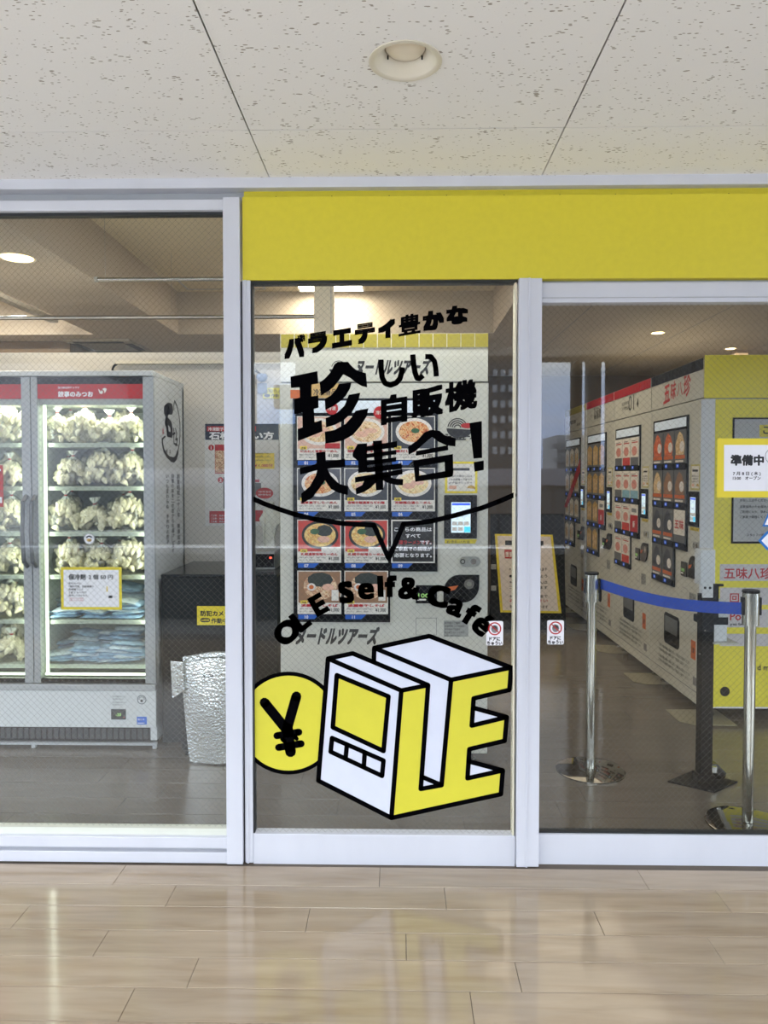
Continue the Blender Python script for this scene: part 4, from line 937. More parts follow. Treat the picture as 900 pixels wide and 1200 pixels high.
G().text('-20', (a[0]+b_[0])/2, a[1]+.018, .022, mat('green_digits', (150, 200, 110), .4, emit=.25), fp, .0035, .01, align='c').rect(b_[0]-.012, b_[0]-.006, a[1]+.01, a[1]+.014, RED, fp, .0035).build('green_digits', ds)
a, b_ = pf_(160.5, 849), pf_(172, 840); G().prism([(a[0], a[1]), (b_[0], a[1]), (b_[0], b_[1]), (a[0], b_[1])], 0, .0006, BLUE, fp).text('省エネ', a[0]+.004, a[1]+.022, .012, WHITE, fp, .001, 0, fit=.035).rect(a[0]+.004, b_[0]-.012, a[1]+.006, a[1]+.009, WHITE, fp, .001).build('blue_label', mp_)
# doors
def fdoor(xa, xb_, wl, wr, hside):
    d = G().box(xa, xa+wl, YF2-.005, YF2+.02, zf(800.5), zf(441.5), FRS).build('door', fz, bevel=.003)
    G().box(xb_-wr, xb_, YF2-.005, YF2+.02, zf(800.5), zf(441.5), FRS).build('door_stile', d, bevel=.003)
    G().box(xa+wl, xb_-wr, YF2, YF2+.02, zf(450), zf(441.5), BLK).build('top_strip', d)
    G().box(xa+wl, xb_-wr, YF2, YF2+.02, zf(800.5), zf(795), BLK).build('bottom_strip', d)
    G().box(xa+wl, xb_-wr, YF2+.001, YF2+.019, zf(467), zf(450), RED).build('red_banner', d)
    G().box(xa+wl, xb_-wr, YF2+.003, YF2+.006, zf(795), zf(467), PANE).build('door_glass', d)
    fb = FRONT(YF2+.0005); px0 = xa+wl; g = G(); zb_ = zf(464.5)
    g.text('餃事のみつお', px0+.105, zb_, .030, WHITE, fb, .0006, .04, fit=.18, res=3); g.text('謎の錬金術ギョウザ', px0+.105, zf(455.2), .012, WHITE, fb, .0006, .01, fit=.11)
    cx, cz = px0+.335, zf(458.3)
    for P in ([(-.024, .012), (-.018, -.010), (-.006, -.016), (.002, -.006), (-.004, .006), (-.010, -.002)], [(-.004, .010), (.008, .016), (.020, .012), (.016, -.002), (.006, -.012), (.008, .0)]): g.flat([(cx+u, cz+v) for u, v in P], PW, fb, .0006)
    g.build('banner_lettering', d)
    # handle
    hx = xa+wl*.55 if hside == 'l' else xb_-wr*.5; hz0, hz1 = zf(664), zf(581); hg = G()
    pts = [(hx, YF2-.006, hz0), (hx-.004, YF2-.035, hz0+.03), (hx-.006, YF2-.045, (hz0+hz1)/2), (hx-.004, YF2-.035, hz1-.03), (hx, YF2-.006, hz1)]
    hg.tube(pts, .0105, mat('handle_gray', (96, 100, 104), .45), 10); hg.build('handle', d, smooth=True)
    return d
dR = fdoor(xf(38.4), xf(179.5), .033, .046, 'l'); dL = fdoor(xf(38.4)-.006-.60, xf(37.6), .046, .046, 'r')
# lights inside, shelves
for bx0, bx1 in ((xf(47), xf(169)), (xf(38.4)-.56, xf(26))):
    for x in (bx0+.012, bx1-.006): G().box(x-.006, x+.006, YF2+.035, YF2+.045, zf(792), zf(472), LEDM).build('led_strip', fz)
    G().box(bx0, bx1, YF2+.035, YF2+.045, zf(793.5), zf(791), LEDM).build('led_strip', fz)
shz = [522, 573, 626.5, 677, 729.5, 781.5]
for i, py in enumerate(shz):
    z = FZ(100, py-3, YF2+.07)[1]
    G().box(fr_x0+.037, fr_x1-.037, YF2+.07, yb-.032, z-.022, z, SHELF).build('shelf', fz, bevel=.003)
G().box(xf(33), xf(43), YF2+.03, yb-.03, zc0, zc1-.01, LINER).build('divider', fz)
for x in ((xf(47)+xf(169))/2, xf(38.4)-.3):
    area('freezer_light', (x, YF2+.10, zf(476)), (radians(35), 0, 0), (.48, .04), .6, (.93, 1, .86))
    for sx_ in (-1, 1): area('freezer_light', (x+sx_*.25, YF2+.055, 1.1), (0, sx_*radians(90), 0), (1.1, .03), .62, (.93, 1, .86))
# round sticker and price notice on the right door
fd = FRONT(YF2-.0005); a = FZ(104.5, 631.5)
t_ = thing('round_sticker', 'small round white sticker on the right freezer door glass', 'sticker', (a[0], YF2, a[1]))
G().disc(a[0], a[1], .0275, WHITE, fd, .0003, n=28).ring(a[0], a[1], .025, .0262, NAVY, fd, .0006, 28).build('sticker_sheet', t_)
G().ring(a[0], a[1]-.002, .012, .019, NAVY, fd, .0008, 16, a0=.5, a1=pi-.5).disc(a[0], a[1]-.006, .013, GOLDB, fd, .0008, ry=.008, n=12).build('printed_mark', t_)
a, b_ = FZ(72.5, 714), FZ(143, 664.5)
t_ = thing('cold_pack_notice', 'yellow-bordered notice 保冷剤 2個50円 taped to the right freezer door', 'notice', (a[0], YF2-.01, a[1]))
G().prism([(a[0], a[1]), (b_[0], a[1]), (b_[0], b_[1]), (a[0], b_[1])], .006, .0066, SIGNY, fd).build('yellow_border', t_)
G().prism([(a[0]+.014, a[1]+.014), (b_[0]-.014, a[1]+.014), (b_[0]-.014, b_[1]-.014), (a[0]+.014, b_[1]-.014)], .0068, .0072, WHITE, fd).build('white_sheet', t_)
g = G(); g.text('保冷剤', a[0]+.040, b_[1]-.062, .030, INK, fd, .0076, .035, fit=.088, res=3); g.text('2 個 50 円', a[0]+.143, b_[1]-.060, .026, INK, fd, .0076, .032, fit=.125, res=3)
for i, (s_, w_) in enumerate((('保冷バッグは', .062), ('「無料冷凍」自販機横の', .13), ('両替機下にて', .075), ('１枚５００円で', .092), ('販売しております。', .10))): g.text(s_, a[0]+.040, b_[1]-.088-.0155*i, .0125, INK, fd, .0076, .015, fit=w_, res=1)
for i in range(2): g.text('お金を入れてから商品を', a[0]+.042, b_[1]-.163-.010*i, .009, RED, fd, .0076, .0, fit=.075, res=1)
g.rect(b_[0]-.078, b_[0]-.072+.0, b_[1]-.125, b_[1]-.098, TAGY, fd, .0076); g.rect(b_[0]-.068, b_[0]-.048, b_[1]-.158, b_[1]-.145, INK, fd, .0076); g.text('こちら', b_[0]-.044, b_[1]-.154, .008, INK, fd, .0076, 0)
g.build('printed_text', t_)
a = FZ(0, 560); rs = thing('red_notice', 'red notice at the left edge on the left freezer door', 'notice', (FZ(-8, 570)[0], YF2-.01, FZ(0, 570)[1]))
p0, p1 = FZ(-40, 594), FZ(3.5, 545); G().prism([(p0[0], p0[1]), (p1[0], p0[1]), (p1[0], p1[1]), (p0[0], p1[1])], 0, .001, RED, fd).build('notice_sheet', rs)
G().rect(p1[0]-.03, p1[0]-.006, p0[1]+.02, p0[1]+.05, WHITE, fd, .0014).rect(p1[0]-.03, p1[0]-.01, p1[1]-.03, p1[1]-.02, WHITE, fd, .0014).build('printed_text', rs)
# big writing on the freezer's side
def sd(px, py):                                            # pixel -> (depth, height) on the side plane x = fr_x1
    a_, b2 = (px-450)/F, -(py-583)/F; dy, dz = cpt+b2*spt, b2*cpt-spt; x_, y_ = a_*cyw-dy*syw, a_*syw+dy*cyw; t = fr_x1/x_
    return (CY+t*y_, CZ+t*dz)
sfn = lambda y, z, q=0.0: Vector((fr_x1+.0008+q, y, z))
c8 = lambda *pts: [sd(180+x/8, 450+y/8) for x, y in pts]
sp = thing('side_lettering', 'black brush lettering with a large brushed oval on the right side of the freezer', 'lettering', (fr_x1, YF2+.25, 1.2))
g = G(); S = lambda w_, *p: g.stroke(c8(*p), w_*2.1, INK, sfn)
S(.006, (190, 240), (188, 200), (196, 160), (215, 200), (235, 280), (246, 380), (246, 480), (240, 560), (225, 640)); S(.014, (225, 640), (210, 690), (190, 712), (160, 705)); S(.010, (160, 705), (125, 675), (95, 620), (82, 560), (80, 520)); S(.005, (80, 520), (95, 500), (108, 492)); g.build('brushed_oval', sp)
g = G(); S(.030, (112, 250), (140, 230), (165, 235)); S(.014, (128, 280), (118, 330), (112, 362)); S(.016, (112, 362), (125, 390), (130, 430), (132, 470)); S(.018, (130, 345), (160, 380), (168, 430), (165, 475)); S(.014, (130, 470), (168, 478)); g.build('brushed_character', sp)
g = G(); S(.006, (188, 420), (190, 560)); S(.006, (180, 470), (200, 460)); S(.006, (205, 420), (215, 470), (210, 500)); S(.006, (205, 520), (222, 515), (215, 560), (205, 575)); S(.005, (196, 560), (222, 575)); g.build('brushed_character', sp)
def vt(s_, px, py, h, m=INK, name='lettering_column', b=.02):
    g = G(); a_ = sd(px, py); k = h*.0042
    for i, ch in enumerate(s_):
        if ch != ' ': g.text(ch, a_[0]+k*1.35, a_[1]-(i+1)*k*1.03, k, m, lambda y, z, q=0: sfn(y, z, q), 0, b, fit=k*.92*1.9 if ch not in 'くー' else None)
    g.build(name, sp)
g = G(); a_ = sd(195, 526)
for i, ch in enumerate('餃子'): g.text(ch, a_[0]-.01, a_[1]-.028-.03*i*0, .03, INK, lambda y, z, q=0: sfn(y+i*.055, z, q), 0, .02)
g.build('lettering_column', sp)
vt('丸幸', 188.5, 501, 3.6, RED)
vt('創業昭和二十八年 無添加の', 204.5, 554, 7.2); vt('自慢の味をこの街からお届けします', 198.2, 554, 6.3); vt('いつも変わらぬ 手作りの餃子', 191.8, 554, 6.3)

# ---- bags of dumplings: each a thing with its contents, film and knot
DUMP = mat('frozen_dumpling', (242, 234, 202), .55, var=.06, vscale=30)
def ico(sub):
    t = (1+5**.5)/2; vs = [Vector(v).normalized() for v in ((-1, t, 0), (1, t, 0), (-1, -t, 0), (1, -t, 0), (0, -1, t), (0, 1, t), (0, -1, -t), (0, 1, -t), (t, 0, -1), (t, 0, 1), (-t, 0, -1), (-t, 0, 1))]
    fs = [(0, 11, 5), (0, 5, 1), (0, 1, 7), (0, 7, 10), (0, 10, 11), (1, 5, 9), (5, 11, 4), (11, 10, 2), (10, 7, 6), (7, 1, 8), (3, 9, 4), (3, 4, 2), (3, 2, 6), (3, 6, 8), (3, 8, 9), (4, 9, 5), (2, 4, 11), (6, 2, 10), (8, 6, 7), (9, 8, 1)]
    for _ in range(sub):
        c_ = {}; nf_ = []
        def mid(a, b):
            k_ = (min(a, b), max(a, b))
            if k_ not in c_: vs.append(((vs[a]+vs[b])/2).normalized()); c_[k_] = len(vs)-1
            return c_[k_]
        for a, b, q in fs: x, y, z = mid(a, b), mid(b, q), mid(q, a); nf_ += [(a, x, z), (b, y, x), (q, z, y), (x, y, z)]
        fs = nf_
    return vs, fs
IV, IF = ico(1); HV, HF = ico(3)
from mathutils import Euler, noise
def make_bag(seed, wx, wy, hz, upright):
    rnd = random.Random(seed); t_ = thing('dumpling_bag', '', 'bag of dumplings', (0, 0, 0), local=True)
    g = G()
    def shell(p):                                            # dome resting on the shelf
        r = 1+.10*noise.noise(p*2.3+Vector((seed, 0, 0))); z = p.z*r
        z = (z+.62)/1.62 if z > -.62 else 0
        return Vector((p.x*wx*r*(1-.25*max(0, z-.3)), p.y*wy*r, max(0, z)*hz+.002))
    for i in range(74):
        u = 2*rnd.random()-1; a = rnd.uniform(0, 2*pi); s_ = math.sqrt(1-u*u); p = Vector((s_*cos(a), s_*sin(a), u if u > -.5 else -u)); c_ = shell(p*rnd.uniform(.72, .9))
        c_.z = max(c_.z*.93, .010); e_ = Euler((rnd.uniform(0, 6), rnd.uniform(0, 6), rnd.uniform(0, 6))).to_matrix(); k = rnd.uniform(.85, 1.15)
        vs = []
        for v in IV:
            q = Vector((v.x*.021, v.y*.012*(1-.35*v.x*v.x), v.z*.012)); q.y += .010*v.x*v.x
            vs.append(c_+e_ @ q*k)
        g.add(vs, IF, DUMP)
    o = g.build('dumplings', t_, smooth=True); o['kind'] = 'stuff'
    g = G(); vs = []
    for v in HV:
        p = shell(v); n_ = noise.noise(v*7+Vector((0, seed, 0)))*.007+noise.noise(v*19)*.003; p += v*(.003+n_); p.z = max(p.z, .0008); vs.append(p)
    g.add(vs, HF, FILM); g.build('plastic_film', t_, smooth=True)
    top = Vector((wx*.1, -.01, hz*.97)); g = G(); n = 14
    prof = [(.016, -.004), (.006, .010), (.005, .014), (.014, .028), (.020, .040 if upright else .034)]; vs = []
    for r, z in prof:
        for i in range(n): a = 2*pi*i/n; rr = r*(1+(.35 if i % 2 else -.2)*(r > .008)); vs.append(top+Vector((rr*cos(a), rr*sin(a)*.7, z)))
    g.add(vs, [(k*n+i, k*n+(i+1) % n, (k+1)*n+(i+1) % n, (k+1)*n+i) for k in range(len(prof)-1) for i in range(n)], mat('gathered_film', (214, 218, 206), .4)); g.build('gathered_neck', t_)
    G().cyl(top+Vector((0, 0, .009)), top+Vector((0, 0, .0145)), .0068, RED, 10).build('red_tie', t_)
    return t_
protos = [make_bag(1, .088, .062, .150, True), make_bag(2, .080, .060, .125, False), make_bag(3, .092, .066, .165, False), make_bag(4, .075, .058, .110, True)]
used = [0, 0, 0, 0]
ROWN = ['top', 'second', 'third', 'fourth', 'fifth', 'lowest']
def put_bag(k, px, row, depth, rz, label, front=True):
    z = FZ(100, shz[row]-3, YF2+.07)[1]; Y = YF2+.07+depth; x = W(px, shz[row]-20, Y).x
    o = protos[k] if not used[k] else copy_tree(protos[k]); used[k] = 1
    o.location = (x, Y, z+.0006); o.rotation_euler = (0, 0, rz); o.scale = (1.1, 1.08, 1.2); tag(o, label, 'bag of dumplings', 'bags of frozen dumplings in the freezer')
POS = {0: [(68, 1, 'first'), (99, 0, 'second'), (127, 3, 'third'), (154, 1, 'fourth')], 1: [(84, 1, 'first'), (121, 2, 'second'), (153, 0, 'third')], 2: [(76, 0, 'first'), (110, 3, 'second'), (150, 2, 'third')], 3: [(82, 0, 'first'), (118, 1, 'second'), (152, 2, 'third')]}
for row, L_ in POS.items():
    for j, (px, k, nm) in enumerate(L_):
        put_bag(k, px, row, .075, random.uniform(-.5, .5), 'clear bag of dumplings, %s from left in front, %s shelf, right freezer door' % (nm, ROWN[row]))
    for j, px in enumerate((82, 112, 142)):
        put_bag((j+row) % 4, px, row, .24, random.uniform(-2, 2), 'clear bag of dumplings at the back, %s shelf, right door, %s from left' % (ROWN[row], ('first', 'second', 'third')[j]))
for row in range(6):
    for j, px in enumerate((-22, 12)):
        put_bag((j*2+row) % 4, px, row, .075, random.uniform(-.6, .6), 'clear bag of dumplings in front, %s shelf, left freezer door, %s its right stile' % (ROWN[row], ('away from', 'beside')[j]))
    put_bag((row+1) % 4, 18, row, .24, random.uniform(-2, 2), 'clear bag of dumplings at the back of the %s shelf, left freezer door' % ROWN[row])
# ---- blue cold packs in heaps on the two lowest shelves of the right door
PACK = mat('cold_pack_film', (150, 180, 204), .25, var=.22, vscale=26, bump=.4, bscale=40); PACK2 = mat('cold_pack_pale', (196, 210, 218), .25, var=.16, vscale=24, bump=.4, bscale=40)
def pack_mesh(seed, m):
    g = G(); nx, ny = 12, 8; L_, Wd = .17, .12; vs = []
    for sgn in (1, -1):
        for i in range(nx+1):
            for j in range(ny+1):
                u, v = 2*i/nx-1, 2*j/ny-1; e_ = (1-u**6)*(1-v**6); b2 = .0105*e_**.7+.003*noise.noise(Vector((u*2.5, v*2.5, seed+sgn)))*e_
                vs.append((u*L_/2, v*Wd/2, sgn*b2+.004*noise.noise(Vector((u*1.3, v*1.3, seed*3.1)))))
    k = (nx+1)*(ny+1); fs = []
    for i in range(nx):
        for j in range(ny): a = i*(ny+1)+j; q = (a, a+ny+1, a+ny+2, a+1); fs += [q, tuple(k+t for t in q[::-1])]
    return g.add(vs, fs, m)
pk = [pack_mesh(s_, m_) for s_, m_ in ((1.3, PACK), (4.1, PACK2), (7.7, PACK))]; pko = [None]*3
def put_pack(i, px, row, lvl, depth, rot, label):
    z = FZ(100, shz[row]-3, YF2+.07)[1]; Y = YF2+.07+depth; x = W(px, shz[row]-8, Y).x
    if pko[i] is None: o = pk[i].build('cold_pack', smooth=True); pko[i] = o
    else: o = pko[i].copy(); C.objects.link(o)
    o.location = (x, Y, z+.014+.017*lvl); o.rotation_euler = rot; tag(o, label, 'cold pack', 'blue cold packs in the freezer')
n = 0
for row, cols in ((4, ((80, 3), (115, 3), (148, 6))), (5, ((74, 3), (106, 5), (135, 5), (152, 6)))):
    for ci, (px, lv) in enumerate(cols):
        for l in range(lv):
            for dq, dd in enumerate((.07, .20)):
                tilt = .10*(1 if ci else -1)*(l/4)
                put_pack(n % 3, px+random.uniform(-4, 4), row, l+(0 if dq == 0 else .5*l+.6), dd, (random.uniform(-.1, .1), tilt+random.uniform(-.07, .07), random.uniform(-.35, .35)),
                         'pale blue cold pack, %s up, %s heap from left, %s shelf, %s' % (('lowest', 'second', 'third', 'fourth', 'fifth', 'sixth')[l], ('first', 'second', 'third', 'fourth')[ci], ROWN[row], ('in front', 'at the back')[dq])); n += 1

# ================================================================== BLACK CHANGE-MACHINE CABINET, SIGNS, COOLER BAGS
YK = 1.15; kx0 = FZ(189, 700, YK)[0]; kx1 = W(325, 700, YK).x; kz = W(230, 673, YK).z
cbn = thing('black_cabinet', 'black glossy counter cabinet between the freezer and the middle vending machine', 'cabinet', ((kx0+kx1)/2, YK, 0))
KB = mat('cabinet_black', (20, 24, 27), .35, spec=.2)
G().box(kx0, kx1, YK, YP-.02, .02, kz-.015, KB).build('carcass', cbn, bevel=.003); G().box(kx0-.0, kx1, YK-.006, YP-.01, kz-.015, kz, mat('counter_top_dark', (28, 32, 36), .2, spec=.4)).build('counter_top', cbn, bevel=.003)
a = FZ(262, 720, YK)[0]; G().box(a, a+.004, YK-.001, YK, .04, kz-.03, MBLK).build('door_gap', cbn)
for y0_, y1_ in ((752, 703),): pass
a, b_ = W(231, 732.5, YK-.012), W(292, 710.5, YK-.012); ff = FRONT(YK-.009)
cs = thing('camera_warning_sign', 'yellow sign 防犯カメラ作動中 on the black cabinet front', 'sign', a)
G().prism([(a.x, a.z), (b_.x, a.z), (b_.x, b_.z), (a.x, b_.z)], 0, .003, SIGNY, ff).build('sign_plate', cs)
g = G(); g.text('防犯カメラ', a.x+.018, a.z+.049, .030, INK, ff, .0035, .035, fit=.150, res=3); pl = []
for i in range(9): q = pi/2+pi*i/8; pl.append((a.x+.028+.011*cos(q), a.z+.026+.011*sin(q)))
for i in range(9): q = -pi/2+pi*i/8; pl.append((a.x+.056+.011*cos(q), a.z+.026+.011*sin(q)))
g.flat(pl, INK, ff, .0035); g.text('24時間', a.x+.022, a.z+.0215, .011, SIGNY, ff, .004, .02, fit=.040); g.text('作動中', a.x+.073, a.z+.012, .028, INK, ff, .0035, .03, fit=.085, res=3); g.build('printed_text', cs)
# machine parts on the counter: bill changer with a red lamp
cm = thing('bill_changer', 'dark bill changer with a red lamp standing on the black cabinet', 'bill changer', (W(312, 660, 1.45).x, 1.45, kz))
a, b_ = W(297, 668, 1.35), W(325, 655, 1.35)
G().box(a.x-.05, b_.x-.012, 1.35, 1.62, kz, kz+.10, BODYG).build('housing', cm, bevel=.006); G().box(a.x-.045, b_.x-.017, 1.345, 1.35, kz+.012, kz+.085, BLK).build('front_plate', cm)
G().cyl((W(317, 664, 1.34).x, 1.344, kz+.065), (W(317, 664, 1.34).x, 1.338, kz+.065), .006, mat('red_lamp', (255, 70, 50), .3, emit=2), 12).build('red_lamp', cm)
# poster behind, on the partition
YQ = YP-.004; fq = FRONT(YQ)
a, b_ = W(240.5, 616, YQ), W(326.5, 496.5, YQ)
po = thing('instruction_poster', 'navy-headed instruction poster with red numbered steps on the partition wall', 'poster', a)
PQ = lambda px, py: (lambda q: (q.x, q.z))(W(px, py, YQ))
G().prism([(a.x, a.z), (b_.x, a.z), (b_.x, b_.z), (a.x, b_.z)], -.003, .0, mat('poster_paper', (216, 216, 214), .6), fq).build('poster_sheet', po)
def qr(g, x0, y0, x1, y1, m, z=.0008): p, q = PQ(x0, y1), PQ(x1, y0); g.rect(p[0], q[0], p[1], q[1], m, fq, z); return g
g = qr(G(), 240.5, 496.5, 326.5, 515.5, NAVY); qr(g, 242.5, 499.5, 300, 505.5, RED, .0012); g.build('poster_header', po)
g = G(); p = PQ(244, 504.5); g.text('冷凍餃子のご購入方法', p[0], p[1], .022, WHITE, fq, .0016, .03, fit=.23, res=2); p = PQ(245, 514); g.text('石松の買い方', p[0], p[1], .046, WHITE, fq, .0016, .045, fit=.385, res=3); g.build('header_lettering', po)
for i, (px, py, n_) in enumerate(((247.5, 524.5, '1'), (258.5, 562.5, '2'), (290, 572, '3'))):
    p = PQ(px, py); g = G().disc(p[0], p[1], .017, RED, fq, .0012); g.text(n_, p[0], p[1]-.010, .026, WHITE, fq, .0016, .03, align='c'); g.build('step_number', po)
g = qr(G(), 252, 521, 290, 555, RED, .0010); qr(g, 252.5, 528, 289, 554, BROTH[4], .0014); g.build('photo_print', po)
g = qr(G(), 262, 559, 290, 596, INK, .0010); qr(g, 265, 562, 290, 585, BOWLW, .0014); g.build('photo_print', po)
g = qr(G(), 245.5, 599, 290, 613, RED, .001); p = PQ(247, 605)
for i in range(3): g.text('ご注意：商品はお早めに冷凍庫へ', p[0], p[1]-.018*i, .012, WHITE, fq, .0014, .01, fit=.19, res=1)
g.build('caution_box', po)
g = qr(G(), 296, 531, 321.5, 549.5, TAGY, .001); p = PQ(298, 548)
g.text('￥1,000分', p[0], p[1]+.005, .022, RED, fq, .0014, .03, fit=.11); [g.text('内税価格 三個入', p[0], p[1]+.04+.02*i, .010, INK, fq, .0014, .0, fit=.10, res=1) for i in range(3)]; g.build('price_box', po)
g = G(); p = PQ(310, 578); g.disc(p[0], p[1], .052, RED, fq, .0012, ry=.033, n=24)
for i in range(2): g.text('お持ち帰り用の袋', p[0], p[1]+.004-.018*i, .013, WHITE, fq, .0016, .0, align='c', fit=.075, res=1)
g.build('red_oval', po)
g = qr(G(), 296, 598, 308, 611, RED, .001); qr(g, 296, 562, 304, 565, RED, .001); qr(g, 296, 566, 306, 580, GLASSG, .001); g.build('small_print', po)
# white cloth hanging at the machine's left edge
cl = G(); p = W(322, 588, 1.55); prof = [(-.030, 0), (.012, 0), (.020, -.04), (.075, -.10), (.030, -.135), (.020, -.20), (.022, -.30), (-.045, -.315), (-.055, -.28), (-.040, -.20), (-.062, -.12), (-.075, -.10), (-.03, -.04)]
cl.prism(prof, 0, .03, mat('white_cloth', (216, 216, 204), .9, bump=.5, bscale=25), lambda x, y, z=0: Vector((p.x-.02+x+.006*sin(y*40), 1.58-z+.01*sin(y*30+x*60), p.z+y)))
tag(cl.build('cloth', bevel=.006), 'white cloth hanging in front of the wall poster beside the middle machine', 'cloth')
# camera sign and blue dome picture on the partition above the poster
a, b_ = W(308, 467, YQ), W(340, 454.5, YQ)
c2 = thing('camera_warning_sign', 'small pale yellow camera sign on the partition above the instruction poster', 'sign', a)
G().prism([(a.x, a.z), (b_.x, a.z), (b_.x, b_.z), (a.x, b_.z)], -.002, .002, mat('pale_sign_yellow', (232, 226, 120), .6), fq).build('sign_plate', c2)
g = G(); g.text('防犯カメラ', a.x+.008, b_.z-.027, .022, INKG, fq, .0026, .01, fit=.13); g.text('作動中', a.x+.05, a.z+.008, .022, INKG, fq, .0026, .02, fit=.07); g.disc(a.x+.026, a.z+.017, .018, INKG, fq, .0026, ry=.010, n=14); g.build('printed_text', c2)
q = W(308, 441.5, YQ); dm = thing('dome_camera', 'small blue-grey dome camera on the partition beside the middle machine', 'camera', q)
CAMB = mat('camera_blue_gray', (130, 152, 190), .3); G().lathe([(.0005, -.034), (.02, -.03), (.032, -.014), (.034, 0), (.026, .012), (.0005, .016)], (q.x, YQ-.03, q.z), CAMB, 20).build('dome', dm, smooth=True)
G().cyl((q.x-.04, YQ, q.z+.035), (q.x-.012, YQ-.03, q.z+.012), .007, MBLK, 10).build('bracket', dm); G().box(q.x-.03, q.x+.025, YQ-.012, YQ, q.z-.10, q.z-.04, mat('junction_gray', (150, 160, 176), .5)).build('junction_box', dm, bevel=.003)
# silver cooler bags hanging in a black rack
YB = .92
FOIL = mat('bubble_foil', (214, 218, 216), .24, .8, bump=.45, bscale=120)
t = FOIL.node_tree; v_ = t.nodes.new('ShaderNodeTexVoronoi'); v_.inputs['Scale'].default_value = 85; bp = [n_ for n_ in t.nodes if n_.type == 'BUMP'][0]
g_ = [n_ for n_ in t.nodes if n_.type == 'NEW_GEOMETRY'][0]; t.links.new(g_.outputs['Position'], v_.inputs['Vector']); t.links.new(v_.outputs['Distance'], bp.inputs['Height']); bp.inputs['Distance'].default_value = .006
q0, q1 = W(204, 772, YB), W(301, 772, YB); qb0, qb1 = W(223, 899, YB), W(284, 899, YB)
rk = thing('bag_rack', 'black rack standing on the floor behind the silver cooler bags', 'rack', ((q0.x+q1.x)/2, 1.02, 0))
G().box(q0.x+.0, q1.x-.02, 1.04, 1.07, .02, W(210, 818, 1.0).z, MBLK).build('rack_panel', rk, bevel=.004)
G().box(q0.x+.02, q1.x-.03, 1.02, 1.12, 0, .02, MBLK).build('rack_foot', rk, bevel=.004)
def cooler(dy, sx_, lab_):
    g = G(); nx, nz_ = 14, 12; vs = []; y0 = YB+dy
    for s_ in (1, -1):
        for i in range(nx+1):
            for j in range(nz_+1):
                u, v = i/nx, j/nz_; xa, xb_ = qb0.x+(q0.x+.03-qb0.x)*v**.7, qb1.x+(q1.x-.02-qb1.x)*v**.7; x = xa+(xb_-xa)*u
                bul = .050*math.sin(pi*u)**.6*(math.sin(pi*min(1, .12+v*.8)))**.5
                y = y0-s_*bul*.6+.006*sin(u*9+v*4+dy*50); vs.append((x*1, y, .008+v*(q0.z-.012)*sx_-.012*cos(u*pi*2)*v))
    k = (nx+1)*(nz_+1); fs = []
    for i in range(nx):
        for j in range(nz_): a_ = i*(nz_+1)+j; f = (a_, a_+nz_+1, a_+nz_+2, a_+1); fs += [f, tuple(k+t_ for t_ in f[::-1])]
    for i in range(nx): a_ = i*(nz_+1); fs.append((a_, k+a_, k+a_+nz_+1, a_+nz_+1)); 
    t_ = thing('cooler_bag', lab_, 'cooler bag', (0, 0, 0), 'silver cooler bags on the rack'); t_.location = ((q0.x+q1.x)/2, y0, 0)
    g.add(vs, fs, FOIL).build('foil_body', t_, smooth=True)
    z = W(246, 792, y0-.03).z; xc = W(246, 792, y0).x
    G().tube([(xc-.024, y0-.031, z+.004), (xc-.016, y0-.034, z-.003), (xc+.016, y0-.034, z-.003), (xc+.024, y0-.031, z+.004)], .0022, MBLK, 6).build('handle_slit', t_)
cooler(0, 1.0, 'silver bubble-foil cooler bag, the front one on the black rack'); cooler(.042, 1.035, 'silver bubble-foil cooler bag just behind the front one on the black rack')
g = G().prism([(q0.x-.012, q0.z-.005), (q0.x+.05, q0.z-.012), (q0.x+.055, q0.z-.15), (q0.x-.004, q0.z-.19)], 0, .012, FOIL, lambda x, y, z=0: Vector((x, YB-.01-z, y)))
tag(g.build('foil_flap', bevel=.003), 'folded silver foil flap at the upper left of the cooler bags', 'foil flap')

# ================================================================== ROPE BARRIER, DISPENSER STAND, FLOOR SIGN
def stanchion(px, Y, ztop, label):
    x = W(px, 800, Y).x; t_ = thing('barrier_post', label, 'barrier post', (x, Y, 0), 'belt barrier posts')
    G().lathe([(.0005, .0), (.160, .0), (.160, .006), (.154, .008), (.03, .013), (.0005, .013)], (x, Y, 0), mat('mirror_base_steel', (120, 118, 112), .06, 1.0), 48).build('base_plate', t_, smooth=True)
    G().cyl((x, Y, .015), (x, Y, ztop-.13), .0215, STEEL, 24).build('pole', t_, smooth=True)
    h = G().cyl((x, Y, ztop-.14), (x, Y, ztop-.012), .0315, STEEL, 28).build('belt_cassette', t_, smooth=True)
    G().box(x-.036, x-.028, Y-.012, Y+.012, ztop-.10, ztop-.03, MBLK).build('belt_slot', h)
    G().box(x+.028, x+.038, Y-.012, Y+.012, ztop-.10, ztop-.03, MBLK).build('belt_slot', h)
    G().cyl((x, Y, ztop-.012), (x, Y, ztop), .033, MBLK, 28).build('top_cap', t_, bevel=.003)
    return x
zt1 = .948
xa = stanchion(692.5, .87, zt1, 'steel belt barrier post at left end of the blue belt'); xb = stanchion(878.5, .33, zt1, 'steel belt barrier post at the right, nearest the glass')
g = G(); P0, P1 = Vector((xa+.036, .87, zt1-.055)), Vector((xb-.034, .33, zt1-.075)); n = 24; vs = []
for i in range(n+1):
    s_ = i/n; p = P0.lerp(P1, s_); p.z -= .030*math.sin(pi*s_)
    for dz in (-.0245, .0245): vs.append(p+Vector((0, 0, dz)))
d_ = (P1-P0).normalized(); nn = Vector((-d_.y, d_.x, 0))*.0012
vs2 = [v+nn for v in vs]; fs = [(2*i, 2*i+2, 2*i+3, 2*i+1) for i in range(n)]; m = len(vs); fs += [(m+2*i, m+2*i+1, m+2*i+3, m+2*i+2) for i in range(n)]
